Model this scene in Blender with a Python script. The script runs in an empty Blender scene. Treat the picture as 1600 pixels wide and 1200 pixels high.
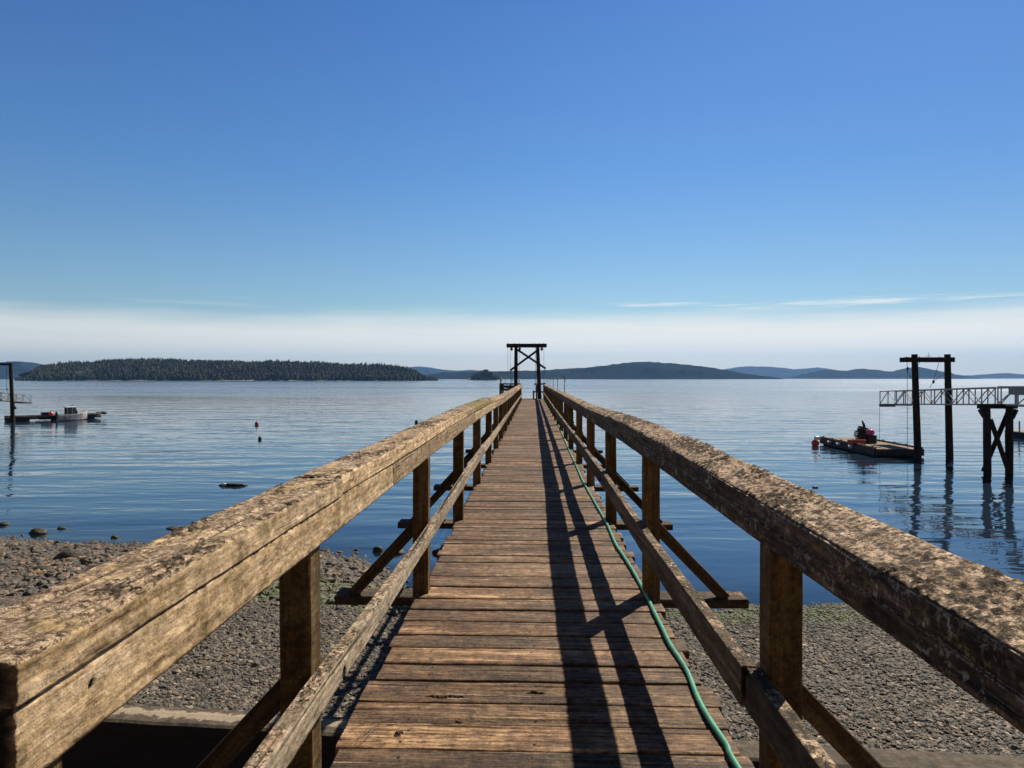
import bpy, math, random
import numpy as np
from mathutils import Vector
random.seed(7)
RNG = np.random.default_rng(11)
S = bpy.context.scene
C = S.collection
R = math.radians

# ---------------------------------------------------------------- camera
H = 4.8                      # eye height above the water (z = 0)
DK = H - 1.4                 # deck top
F = 1067.0
YAW, PIT = 0.02999, 0.00843
cam = bpy.data.cameras.new('camera'); co = bpy.data.objects.new('camera', cam); C.objects.link(co)
co.location = (0, 0, H); co.rotation_euler = (math.pi/2 - PIT, 0, YAW)
cam.lens = 24.0; cam.sensor_width = 36.0; cam.clip_start = 0.05; cam.clip_end = 60000
S.camera = co
_f = np.array([-math.sin(YAW)*math.cos(PIT), math.cos(YAW)*math.cos(PIT), -math.sin(PIT)])
_r = np.array([math.cos(YAW), math.sin(YAW), 0.0]); _u = np.cross(_r, _f)
def ray(px, py): return _f + _r*(px-800)/F - _u*(py-600)/F
def PW(px, py, z=0.0):
    d = ray(px, py); t = (z-H)/d[2]; return np.array([0, 0, H]) + d*t
def PD(px, py, Y):
    d = ray(px, py); t = Y/d[1]; return np.array([0, 0, H]) + d*t

# ---------------------------------------------------------------- light
SUN_EL, SUN_AZ = 45.0, 35.0
w = bpy.data.worlds.new('World'); S.world = w; w.use_nodes = True
SKY_STRENGTH = 0.0705
sun = bpy.data.lights.new('sun', 'SUN'); so = bpy.data.objects.new('sun', sun); C.objects.link(so)
sun.energy = 5.0; sun.angle = R(0.55); sun.color = (1.0, 0.91, 0.77)
sd = Vector((math.sin(R(SUN_AZ))*math.cos(R(SUN_EL)), math.cos(R(SUN_AZ))*math.cos(R(SUN_EL)), math.sin(R(SUN_EL))))
so.rotation_euler = sd.to_track_quat('Z', 'Y').to_euler()
S.view_settings.view_transform = 'Standard'; S.view_settings.look = 'None'
S.view_settings.exposure = 0.38; S.view_settings.gamma = 1.0

class NT:
    """tiny node helper"""
    def __init__(s, tree): s.t = tree; s.n = tree.nodes; s.l = tree.links
    def new(s, typ, **kw):
        n = s.n.new(typ)
        for k, v in kw.items(): setattr(n, k, v)
        return n
    def put(s, sock, v):
        if isinstance(v, bpy.types.NodeSocket): s.l.new(v, sock)
        elif v is not None:
            if isinstance(v, (tuple, list)) and len(v) == 3 and sock.type == 'RGBA': v = (*v, 1)
            sock.default_value = v
    def math(s, op, a, b=None, c=None, clamp=False):
        n = s.new('ShaderNodeMath', operation=op, use_clamp=clamp)
        s.put(n.inputs[0], a)
        if b is not None: s.put(n.inputs[1], b)
        if c is not None: s.put(n.inputs[2], c)
        return n.outputs[0]
    def vmath(s, op, a, b=None):
        n = s.new('ShaderNodeVectorMath', operation=op); s.put(n.inputs[0], a)
        if b is not None: s.put(n.inputs[1], b)
        return n.outputs[0]
    def noise(s, vec, scale, detail=4, rough=0.55, dist=0.0):
        n = s.new('ShaderNodeTexNoise'); s.put(n.inputs['Vector'], vec)
        n.inputs['Scale'].default_value = scale; n.inputs['Detail'].default_value = detail
        n.inputs['Roughness'].default_value = rough; n.inputs['Distortion'].default_value = dist
        return n.outputs['Fac']
    def voro(s, vec, scale, feature='F1', out='Distance'):
        n = s.new('ShaderNodeTexVoronoi', feature=feature); s.put(n.inputs['Vector'], vec)
        n.inputs['Scale'].default_value = scale; return n.outputs[out]
    def ramp(s, v, stops):
        n = s.new('ShaderNodeValToRGB'); s.put(n.inputs[0], v); e = n.color_ramp.elements
        while len(e) > 1: e.remove(e[-1])
        e[0].position = stops[0][0]; e[0].color = (*stops[0][1], 1)
        for p, c in stops[1:]:
            x = e.new(p); x.color = (*c, 1)
        return n.outputs[0]
    def sstep(s, v, a, b, o0=0.0, o1=1.0):
        n = s.new('ShaderNodeMapRange', interpolation_type='SMOOTHSTEP')
        s.put(n.inputs[0], v); n.inputs[1].default_value = a; n.inputs[2].default_value = b
        n.inputs[3].default_value = o0; n.inputs[4].default_value = o1; return n.outputs[0]
    def mix(s, f, a, b, mode='MIX'):
        n = s.new('ShaderNodeMix', data_type='RGBA', blend_type=mode)
        s.put(n.inputs[0], f); s.put(n.inputs[6], a); s.put(n.inputs[7], b); return n.outputs[2]
    def mapping(s, vec, scale=(1, 1, 1), loc=(0, 0, 0)):
        n = s.new('ShaderNodeMapping'); s.put(n.inputs[0], vec)
        s.put(n.inputs['Scale'], scale); s.put(n.inputs['Location'], loc); return n.outputs[0]
    def bump(s, h, strength, dist, normal=None):
        n = s.new('ShaderNodeBump'); s.put(n.inputs['Height'], h)
        n.inputs['Strength'].default_value = strength; n.inputs['Distance'].default_value = dist
        if normal is not None: s.put(n.inputs['Normal'], normal)
        return n.outputs[0]
    def xyz(s, v):
        n = s.new('ShaderNodeSeparateXYZ'); s.put(n.inputs[0], v); return n.outputs
    def comb(s, x, y, z):
        n = s.new('ShaderNodeCombineXYZ'); s.put(n.inputs[0], x); s.put(n.inputs[1], y); s.put(n.inputs[2], z); return n.outputs[0]

# sky
k = NT(w.node_tree); k.n.clear()
out = k.new('ShaderNodeOutputWorld'); bg = k.new('ShaderNodeBackground'); k.l.new(bg.outputs[0], out.inputs[0])
sky = k.new('ShaderNodeTexSky', sky_type='NISHITA'); sky.sun_disc = False
sky.sun_elevation = R(SUN_EL); sky.sun_rotation = R(SUN_AZ)
sky.altitude = 0; sky.air_density = 1.0; sky.dust_density = 0.3; sky.ozone_density = 2.5
tc = k.new('ShaderNodeTexCoord'); d = k.xyz(tc.outputs['Generated'])
el = k.math('ARCSINE', d[2]); az = k.math('ARCTAN2', d[0], d[1])
# the sky of the photograph deepens towards the zenith
grade = k.ramp(k.math('MULTIPLY', el, 1.6), [(0.0, (1.0, 1.0, 1.0)), (0.16, (.80, .97, 1.0)), (0.45, (.52, .84, 1.12)), (0.80, (.40, .72, 1.12)), (0.90, (.18, .30, .45)), (1.0, (.05, .08, .13))])
base = k.mix(1.0, sky.outputs[0], grade, 'MULTIPLY')
base = k.mix(k.sstep(az, -.05, .75), base, k.mix(1.0, base, (.74, .78, .84), 'MULTIPLY'))
ne = k.noise(k.comb(k.math('MULTIPLY', az, 2.2), k.math('MULTIPLY', el, 26.0), 0.3), 1.0, 6, .6)
edge = k.math('ADD', el, k.math('MULTIPLY', k.math('SUBTRACT', ne, .5), .055))
band = k.math('MULTIPLY', k.sstep(edge, .106, .058), k.sstep(el, 0.005, .055, .5, 1.0))
wis = k.noise(k.comb(k.math('MULTIPLY', az, 5.0), k.math('MULTIPLY', el, 130.0), 4.3), 1.0, 5, .6)
wisp = k.math('MULTIPLY', k.sstep(wis, .50, .74), k.math('MULTIPLY', k.sstep(el, .080, .097), k.sstep(el, .118, .102)))
wisp = k.math('MULTIPLY', wisp, k.sstep(az, -.1, .25, .12, .8))
dens = k.math('MAXIMUM', k.math('MULTIPLY', band, k.math('MULTIPLY', k.sstep(az, -.8, .35, .66, .94), k.sstep(k.noise(k.comb(k.math('MULTIPLY', az, 3.0), k.math('MULTIPLY', el, 60.0), 2.1), 1.0, 5, .6), .25, .55, .84, 1.0))), wisp)
col = k.mix(dens, base, (11.6, 11.2, 10.2))
k.l.new(col, bg.inputs[0]); bg.inputs[1].default_value = SKY_STRENGTH

# ---------------------------------------------------------------- numpy noise
def _h(ix, iy, s):
    n = (ix.astype(np.int64)*374761393 + iy.astype(np.int64)*668265263 + s*1442695041) & 0xffffffff
    n = ((n ^ (n >> 13))*1274126177) & 0xffffffff
    n = n ^ (n >> 16)
    return (n & 0xffff)/65535.0
def vn(x, y, s=0):
    x = np.asarray(x, float); y = np.asarray(y, float)
    x0 = np.floor(x); y0 = np.floor(y); fx = x-x0; fy = y-y0
    fx = fx*fx*(3-2*fx); fy = fy*fy*(3-2*fy)
    a = _h(x0, y0, s); b = _h(x0+1, y0, s); c = _h(x0, y0+1, s); e = _h(x0+1, y0+1, s)
    return (a*(1-fx)+b*fx)*(1-fy) + (c*(1-fx)+e*fx)*fy
def fbm(x, y, s=0, o=4):
    v = 0; a = .5; t = 0
    x = np.asarray(x, float); y = np.asarray(y, float)
    for i in range(o):
        v = v + a*vn(x, y, s+i*17); t += a; a *= .5; x = x*2.03+11.3; y = y*2.03+5.7
    return v/t

# ---------------------------------------------------------------- object helpers
def obj(name, me, mat=None, parent=None):
    o = bpy.data.objects.new(name, me); C.objects.link(o)
    if mat and me and not me.materials: me.materials.append(mat)
    if parent: o.parent = parent
    return o
def tag(o, label=None, cat=None, group=None, kind=None):
    if label: o['label'] = label
    if cat: o['category'] = cat
    if group: o['group'] = group
    if kind: o['kind'] = kind
    return o
def empty(name, loc=(0, 0, 0), rz=0.0):
    o = bpy.data.objects.new(name, None); o.location = loc; o.rotation_euler = (0, 0, rz)
    o.empty_display_size = .2; C.objects.link(o); return o
class MB:
    """mesh builder; every face carries uv = (metres along, metres across)"""
    def __init__(s): s.v = []; s.f = []; s.uv = []; s.n = 0; s.at = []; s.mi = []
    def add(s, v, f, uv=None, at=None, mi=0):
        v = np.asarray(v, float).reshape(-1, 3); b = s.n
        s.v.append(v); s.n += len(v)
        s.at.append(np.zeros(len(v)) if at is None else np.broadcast_to(np.asarray(at, float), (len(v),)))
        for i, q in enumerate(f):
            s.f.append([int(a)+b for a in q]); s.uv.append(None if uv is None else uv[i]); s.mi.append(mi)
    def mesh(s, name, smooth=False, mats=None):
        me = bpy.data.meshes.new(name); V = np.concatenate(s.v) if s.v else np.zeros((0, 3))
        me.from_pydata(V.tolist(), [], s.f)
        ul = me.uv_layers.new(name='UVMap'); arr = []
        for q, u in zip(s.f, s.uv):
            if u is None: u = [(V[i][0]+V[i][1], V[i][2]) for i in q]
            arr.extend([c for p in u for c in p])
        ul.data.foreach_set('uv', np.asarray(arr, np.float32))
        a = me.attributes.new('rnd', 'FLOAT', 'POINT'); a.data.foreach_set('value', np.concatenate(s.at).astype(np.float32))
        if smooth: me.polygons.foreach_set('use_smooth', [True]*len(me.polygons))
        if mats:
            for m in mats: me.materials.append(m)
            me.polygons.foreach_set('material_index', s.mi)
        me.update(); return me
    def build(s, name, mat, parent=None, smooth=False, mats=None): return obj(name, s.mesh(name, smooth, mats), mat, parent)
    # --- primitives
    def box(s, c, d, rz=0.0, ch=0.0, at=None):
        x, y, z = [q/2 for q in d]; c = np.asarray(c, float); cr, sr = math.cos(rz), math.sin(rz)
        M = np.array([[cr, -sr, 0], [sr, cr, 0], [0, 0, 1]])
        s.beam(c - M@np.array([x, 0, 0]), c + M@np.array([x, 0, 0]), 2*y, 2*z, ch=ch or min(d)*.06, segs=1, at=at)
    def beam(s, p0, p1, w, h, ch=.004, segs=1, up=(0, 0, 1), wob=0.0, seed=0, at=None, taper=1.0):
        p0 = np.asarray(p0, float); p1 = np.asarray(p1, float); L = np.linalg.norm(p1-p0); t = (p1-p0)/L
        up = np.asarray(up, float); r = np.cross(t, up)
        if np.linalg.norm(r) < 1e-4: r = np.cross(t, np.array([0, 1.0, 0]))
        r /= np.linalg.norm(r); u = np.cross(r, t)
        a, b = w/2, h/2
        sec = np.array([(-a+ch, -b), (a-ch, -b), (a, -b+ch), (a, b-ch), (a-ch, b), (-a+ch, b), (-a, b-ch), (-a, -b+ch)])
        M = len(sec); per = np.concatenate([[0], np.cumsum(np.linalg.norm(np.roll(sec, -1, 0)-sec, axis=1))])
        V = []
        for i in range(segs+1):
            q = i/segs; sc = 1+(taper-1)*q
            cc = p0+t*L*q
            S2 = sec*sc
            if wob: S2 = S2 + (np.array([[_1(seed, i, j), _1(seed+9, i, j)] for j in range(M)])-.5)*wob
            V.append(cc + S2[:, :1]*r + S2[:, 1:]*u)
        V = np.concatenate(V); f = []; uv = []; o = seed*1.37 % 7
        for i in range(segs):
            for j in range(M):
                j2 = (j+1) % M
                f.append((i*M+j, i*M+j2, (i+1)*M+j2, (i+1)*M+j))
                a0, a1 = L*i/segs+o, L*(i+1)/segs+o
                uv.append(((a0, per[j]), (a0, per[j+1]), (a1, per[j+1]), (a1, per[j])))
        f.append(tuple(range(M-1, -1, -1))); uv.append([(o+sec[j][1]*.3, sec[j][0]) for j in range(M-1, -1, -1)])
        f.append(tuple(segs*M+j for j in range(M))); uv.append([(o+sec[j][1]*.3, sec[j][0]) for j in range(M)])
        s.add(V, f, uv, at)
    def tube(s, pts, rad, n=8, cap=True, at=None, wob=0.0, seed=0):
        P = np.asarray(pts, float); N = len(P); rad = np.broadcast_to(np.asarray(rad, float), (N,))
        T = np.gradient(P, axis=0); T /= np.linalg.norm(T, axis=1)[:, None]+1e-12
        ref = np.array([0, 0, 1.0]) if abs(T[0][2]) < .9 else np.array([0, 1.0, 0])
        V = []; L = np.concatenate([[0], np.cumsum(np.linalg.norm(np.diff(P, axis=0), axis=1))])
        for i in range(N):
            r = np.cross(T[i], ref); r /= np.linalg.norm(r)+1e-12; u = np.cross(r, T[i])
            for j in range(n):
                a = 2*math.pi*j/n; rr = rad[i]*(1+wob*(_1(seed, i, j)-.5))
                V.append(P[i]+(r*math.cos(a)+u*math.sin(a))*rr)
        f = []; uv = []
        for i in range(N-1):
            for j in range(n):
                j2 = (j+1) % n; c = 2*math.pi*float(rad[i])/n
                f.append((i*n+j, i*n+j2, (i+1)*n+j2, (i+1)*n+j))
                uv.append(((L[i], j*c), (L[i], (j+1)*c), (L[i+1], (j+1)*c), (L[i+1], j*c)))
        if cap:
            f.append(tuple(range(n-1, -1, -1))); uv.append([(0, 0)]*n)
            f.append(tuple((N-1)*n+j for j in range(n))); uv.append([(0, 0)]*n)
        s.add(V, f, uv, at)
    def lathe(s, c, prof, n=16, at=None):
        s.tube([(c[0], c[1], c[2]+z) for z, r in prof], [max(r, 1e-4) for z, r in prof], n, at=at)
    def blob(s, c, rad, n=10, m=7, amp=.15, seed=0, at=None):
        V = []; f = []
        for i in range(m+1):
            th = math.pi*i/m
            for j in range(n):
                ph = 2*math.pi*j/n
                q = 1+amp*2*(float(fbm(3+1.3*math.cos(ph)*math.sin(th)+seed*3.1, 5+1.3*math.sin(ph)*math.sin(th)+1.1*math.cos(th), seed, 3))-.5)
                V.append((c[0]+rad[0]*q*math.sin(th)*math.cos(ph), c[1]+rad[1]*q*math.sin(th)*math.sin(ph), c[2]+rad[2]*q*math.cos(th)))
        for i in range(m):
            for j in range(n):
                j2 = (j+1) % n; f.append((i*n+j, (i+1)*n+j, (i+1)*n+j2, i*n+j2))
        s.add(V, f, None, at)
def _1(s, i, j): return float(_h(np.array(i+s*31), np.array(j+7), 3))

# ---------------------------------------------------------------- materials
def mat(name):
    m = bpy.data.materials.new(name); m.use_nodes = True; k = NT(m.node_tree)
    p = k.n.get('Principled BSDF'); return m, k, p
def plain(name, col, rough=.6, metal=0.0, var=.25, scale=6.0, bump=.0, emit=None):
    m, k, p = mat(name); tc = k.new('ShaderNodeTexCoord')
    n = k.noise(tc.outputs['Object'], scale, 5, .6)
    c2 = tuple(max(0, c*(1-var)) for c in col); c1 = tuple(c*(1+var*.6) for c in col)
    k.put(p.inputs['Base Color'], k.mix(k.sstep(n, .3, .7), c2, c1))
    p.inputs['Roughness'].default_value = rough; p.inputs['Metallic'].default_value = metal
    if bump: k.put(p.inputs['Normal'], k.bump(k.noise(tc.outputs['Object'], scale*6, 4), .5, bump))
    return m

def wood(name, dark, mid, lite, crust=0.0, crustcols=None, stain=None, grain=55.0, bumpd=.0025, rough=.85, fleck=0.0, olive=None, olive_amt=.5, mottle=.6, spec=.25):
    m, k, p = mat(name)
    uvn = k.new('ShaderNodeUVMap'); oi = k.new('ShaderNodeObjectInfo')
    at = k.new('ShaderNodeAttribute', attribute_name='rnd')
    rr = k.math('ADD', oi.outputs['Random'], at.outputs['Fac'])
    off = k.comb(k.math('MULTIPLY', rr, 37.0), k.math('MULTIPLY', rr, 19.0), rr)
    uv = k.vmath('ADD', uvn.outputs[0], off)
    tc = k.new('ShaderNodeTexCoord'); ob = k.vmath('ADD', tc.outputs['Object'], off)
    wob = k.noise(k.mapping(uv, (2.5, 5, 1)), 1.0, 3)
    uvw = k.vmath('ADD', uv, k.comb(0, k.math('MULTIPLY', wob, .03), 0))
    g1 = k.noise(k.mapping(uvw, (2.0, grain, 1)), 1.0, 6, .65)
    g2 = k.noise(k.mapping(uvw, (5.0, grain*3.2, 1)), 1.0, 4, .7)
    g3 = k.noise(k.mapping(uvw, (.7, 9.0, 1)), 1.0, 5, .6)
    crack = k.sstep(k.noise(k.mapping(uvw, (1.1, grain*.9, 5)), 1.0, 3, .6), .36, .27)
    blot = k.noise(ob, 2.3, 6, .62)
    fine = k.noise(ob, 38, 5, .7)
    g = k.math('ADD', k.math('MULTIPLY', g1, .42), k.math('ADD', k.math('MULTIPLY', g3, .38), k.math('MULTIPLY', g2, .22)))
    col = k.ramp(g, [(.30, dark), (.50, mid), (.66, lite)])
    # plank to plank tone
    tone = k.ramp(k.math('FRACT', k.math('MULTIPLY', rr, 7.31)), [(0, (.48, .44, .42)), (.35, (.82, .78, .75)), (.7, (1.05, 1.0, .93)), (1, (1.45, 1.35, 1.2))])
    col = k.mix(.8, col, k.mix(1.0, col, tone, 'MULTIPLY'))
    if stain: col = k.mix(k.math('MULTIPLY', k.sstep(blot, .5, .68), .7), col, k.mix(k.sstep(g1, .35, .65), tuple(c*.45 for c in stain), stain))
    if name == 'deck_wood':
        bb = k.noise(k.mapping(ob, (1.2, 3.2, 1)), 1.0, 5, .65)
        col = k.mix(1.0, col, k.ramp(bb, [(.34, (.30, .24, .20)), (.46, (.72, .66, .60)), (.56, (1.08, 1.05, 1.0)), (.68, (1.45, 1.40, 1.32))]), 'MULTIPLY')
        lg = k.sstep(k.noise(k.mapping(uvw, (1.6, 70, 1)), 1.0, 4, .6), .60, .68)
        col = k.mix(k.math('MULTIPLY', lg, .5), col, (.55, .41, .29))
    if olive: col = k.mix(k.math('MULTIPLY', k.sstep(k.math('ADD', k.math('MULTIPLY', k.noise(ob, 7.0, 6, .7, .6), .7), k.math('MULTIPLY', fine, .3)), .46, .60), olive_amt), col, k.mix(fine, tuple(c*.5 for c in olive), tuple(c*1.3 for c in olive)))
    col = k.mix(k.math('MULTIPLY', crack, .85), col, (.012, .009, .007))
    sp = k.sstep(k.noise(ob, 90, 3, .7), .60, .72)
    col = k.mix(k.math('MULTIPLY', sp, .45), col, tuple(c*.35 for c in dark))
    if fleck:
        fl = k.math('MULTIPLY', k.sstep(k.noise(ob, 48, 4, .7, .2), .53, .59), k.sstep(k.noise(ob, 3.1, 3), .40, .56))
        fcol = k.ramp(k.noise(ob, 9.0, 2), [(.38, (.30, .26, .16)), (.5, (.42, .40, .33)), (.62, (.22, .19, .08))])
        col = k.mix(k.math('MULTIPLY', fl, fleck), col, fcol)
    h = k.math('ADD', k.math('MULTIPLY', g1, .7), k.math('MULTIPLY', g2, .5))
    h = k.math('ADD', k.math('SUBTRACT', h, k.math('MULTIPLY', crack, 1.2)), k.math('MULTIPLY', k.noise(ob, 70, 3, .7), 1.0))
    if crust:
        geo = k.new('ShaderNodeNewGeometry'); nz = k.xyz(geo.outputs['Normal'])[2]
        c1 = k.noise(ob, 26, 6, .75, .8); c2 = k.noise(ob, 5, 4, .6)
        cm = k.math('MULTIPLY', k.sstep(nz, .35, .75), k.sstep(k.math('ADD', k.math('MULTIPLY', c1, .6), k.math('MULTIPLY', c2, .5)), .62-.17*crust, .70-.17*crust))
        cc = k.ramp(k.noise(ob, 60, 4, .8), crustcols or [(.34, (.012, .008, .005)), (.44, (.12, .075, .045)), (.48, (.36, .26, .18)), (.55, (.60, .47, .345)), (.62, (.36, .24, .12)), (.70, (.72, .60, .48))])
        cc = k.mix(k.sstep(c2, .55, .7), cc, k.ramp(fine, [(.35, (.09, .05, .03)), (.6, (.40, .27, .18))]))
        col = k.mix(cm, col, cc)
        h = k.math('ADD', h, k.math('MULTIPLY', cm, k.math('MULTIPLY', c1, 3.0)))
    mo = k.noise(k.mapping(ob, (1, .30, 1)) if name != 'deck_wood' else k.mapping(ob, (.30, 1, 1)), 66, 4, .72, .3)
    mo2 = k.noise(k.mapping(ob, (1, .45, 1)), 17, 5, .75)
    mf = k.ramp(k.math('ADD', k.math('MULTIPLY', mo, .62), k.math('MULTIPLY', mo2, .38)), [(.38, (.14, .11, .07)), (.45, (.62, .56, .47)), (.53, (1.08, 1.05, 1.02)), (.62, (1.75, 1.70, 1.62))])
    col = k.mix(mottle, col, k.mix(1.0, col, mf, 'MULTIPLY'))
    ca = k.new('ShaderNodeAttribute', attribute_name='crust')
    cg = k.ramp(k.noise(ob, 75, 3, .8), [(.34, (.012, .009, .006)), (.50, (.05, .034, .020)), (.60, (.15, .11, .065)), (.70, (.42, .36, .27))])
    col = k.mix(k.sstep(ca.outputs['Fac'], .12, .5), col, cg)
    ms = k.new('ShaderNodeAttribute', attribute_name='moss')
    mm = k.sstep(k.math('MULTIPLY', ms.outputs['Fac'], k.math('ADD', k.noise(ob, 26, 5, .75), .1)),   .40, .56)
    col = k.mix(mm, col, k.ramp(k.noise(ob, 50, 3, .7), [(.36, (.045, .032, .010)), (.5, (.20, .16, .035)), (.64, (.38, .31, .10))]))
    hole_or_shade = k.new('ShaderNodeAttribute', attribute_name='hole_or_shade')
    col = k.mix(k.sstep(hole_or_shade.outputs['Fac'], .1, .6), col, (.012, .008, .006))
    k.put(p.inputs['Base Color'], col); p.inputs['Roughness'].default_value = rough
    p.inputs['Specular IOR Level'].default_value = spec
    k.put(p.inputs['Normal'], k.bump(h, .9, bumpd))
    return m

M = {}
M['deck'] = wood('deck_wood', (.020, .009, .005), (.140, .083, .046), (.52, .375, .255), stain=(.20, .095, .038), olive=(.16, .125, .06), olive_amt=.30, grain=40, bumpd=.004, fleck=.12, mottle=.9, rough=.7, spec=.28)
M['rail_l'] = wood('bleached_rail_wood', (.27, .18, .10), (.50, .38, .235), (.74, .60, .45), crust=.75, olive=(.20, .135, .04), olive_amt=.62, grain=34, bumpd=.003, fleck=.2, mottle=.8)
M['rail_r'] = wood('shaded_rail_wood', (.012, .008, .005), (.052, .034, .021), (.26, .19, .125), crust=1.15, olive=(.17, .13, .055), olive_amt=.35, grain=40, bumpd=.004, fleck=.7, mottle=1.0)  # dark base holds the inner faces' shade; pale crust covers the tops
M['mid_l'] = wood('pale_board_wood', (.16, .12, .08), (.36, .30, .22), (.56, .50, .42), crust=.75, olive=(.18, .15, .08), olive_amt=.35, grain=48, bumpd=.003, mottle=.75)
M['mid_r'] = wood('shaded_board_wood', (.018, .013, .009), (.075, .056, .038), (.26, .21, .15), crust=.6, olive=(.15, .13, .06), olive_amt=.35, grain=48, bumpd=.003)  # darkened so the shade on the boards' inner side is in the colour
M['post'] = wood('post_wood', (.024, .013, .005), (.12, .070, .024), (.30, .20, .085), stain=(.18, .10, .03), olive=(.17, .15, .055), olive_amt=.45, grain=52, bumpd=.004, mottle=.65)
M['brace'] = wood('brace_wood', (.014, .009, .005), (.065, .042, .022), (.17, .12, .065), grain=45, bumpd=.003, mottle=.6)
M['under'] = wood('dark_timber_wood', (.016, .012, .009), (.055, .04, .028), (.13, .10, .075), crust=.25, grain=45, bumpd=.003)  # dark timber tone; on the pier-head rails it stands in for shade
M['pile'] = wood('tarred_pile_wood', (.008, .006, .005), (.030, .022, .016), (.085, .066, .048), grain=30, bumpd=.005, rough=.9)
M['galv'] = plain('galvanised_metal', (.22, .21, .20), .5, .5, .35, 9)
M['alu'] = plain('weathered_aluminium', (.27, .26, .26), .45, .3, .3, 5)
M['cable'] = plain('dark_cable', (.03, .03, .03), .7)
M['black'] = plain('black_plastic', (.015, .016, .018), .5)
M['rubber'] = plain('dull_black_foam', (.02, .022, .028), .9, 0, .4, 3, .01)
M['white'] = plain('weathered_white', (.62, .62, .58), .45, 0, .18, 5)
M['orange'] = plain('orange_red_plastic', (.75, .085, .025), .35, 0, .2, 6)
M['red'] = plain('red_plastic', (.42, .035, .03), .45, 0, .35, 8)
M['pink'] = plain('pink_plastic', (.85, .05, .28), .4, 0, .15, 4)
M['glass'] = plain('dark_window_glass', (.05, .09, .085), .06, 0, .3, 3)
M['net'] = plain('olive_rope_net', (.08, .09, .05), .9, 0, .6, 22, .01)
M['dockwood'] = wood('pale_dock_planks', (.09, .065, .045), (.24, .18, .13), (.38, .30, .22), grain=30, bumpd=.004)
M['dockside'] = wood('grey_dock_side_wood', (.03, .03, .032), (.085, .08, .08), (.17, .16, .155), grain=22, bumpd=.004)
M['hose'] = plain('green_hose_rubber', (.075, .33, .20), .42, 0, .25, 14)
M['rust'] = plain('rusty_bolt', (.10, .035, .015), .8, .3, .5, 40, .002)
M['lens'] = plain('white_lamp_lens', (.75, .74, .70), .3, 0, .1, 5)
M['hull'] = plain('boat_hull_paint', (.62, .56, .50), .35, .2, .2, 3)
M['twig'] = plain('dry_twig', (.30, .20, .12), .9, 0, .3, 30)

# ---------------------------------------------------------------- ground & shore
SHX = [-60, -30, -16, -8, -4.9, -3.6, -2.6, -1, 2.5, 7, 14, 30, 60]
SHY = [26, 21.3, 19.6, 18.5, 17.9, 16.8, 15.2, 14.5, 14.2, 14.3, 14.6, 16, 20]
WA = PW(140, 1096, H-3.6); WB = PW(1300, 1164, H-3.6)       # the sea wall's seaward top edge
WD = (WB-WA)/np.linalg.norm(WB-WA); WN = np.array([-WD[1], WD[0], 0])   # WN points to the sea
def wall_side(x, y): return (x-WA[0])*WN[0] + (y-WA[1])*WN[1]
def ground(x, y, fine=True):
    x = np.asarray(x, float); y = np.asarray(y, float)
    ys = np.interp(x, SHX, SHY) + (fbm(x*.6, y*.3, 4, 3)-.5)*1.1
    dd = ys-y
    z = np.where(dd > 0, .105*dd, .13*dd)
    spit = np.clip((-x-2.0)/2.5, 0, 1)*np.clip((y-13)/2.5, 0, 1)
    z = z + spit*np.where(dd > 0, .10*np.minimum(dd, 1.0), 0)
    z = np.maximum(z, -7) + (fbm(x*.9, y*.9, 1, 4)-.5)*.10
    if fine: z = z + (fbm(x*5, y*5, 2, 3)-.5)*.03
    s = wall_side(x, y)
    land = np.interp(y, [-400, -120, -38, -24, -8, -.6, .9, 60], [60, 40, 24, 15, 3.9, 3.3, .1, .1])  # unseen bluff rising behind the camera, added to block sky light
    z = np.where(s < -.17, land, z)
    return z
def gridmesh(name, xs, ys, zf, smooth=True):
    X, Y = np.meshgrid(xs, ys); Z = zf(X, Y); nx, ny = len(xs), len(ys)
    V = np.stack([X, Y, Z], -1).reshape(-1, 3)
    i = np.arange((ny-1)*(nx-1)); a = (i//(nx-1))*nx + i % (nx-1)
    Fc = np.stack([a, a+1, a+nx+1, a+nx], 1)
    me = bpy.data.meshes.new(name); me.vertices.add(len(V)); me.vertices.foreach_set('co', V.astype(np.float32).ravel())
    me.loops.add(len(Fc)*4); me.loops.foreach_set('vertex_index', Fc.astype(np.int32).ravel())
    me.polygons.add(len(Fc)); me.polygons.foreach_set('loop_start', np.arange(len(Fc), dtype=np.int32)*4)
    me.update(calc_edges=True); me.validate()
    if smooth: me.polygons.foreach_set('use_smooth', [True]*len(me.polygons))
    return me, V
def stretch(lo, a, b, hi, step, g):
    c = list(np.arange(a, b+1e-6, step)); s = step; v = b
    while v < hi: s *= g; v = min(v+s, hi); c.append(v)
    s = step; v = a; L = []
    while v > lo: s *= g; v = max(v-s, lo); L.append(v)
    return np.array(L[::-1]+c)
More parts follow.
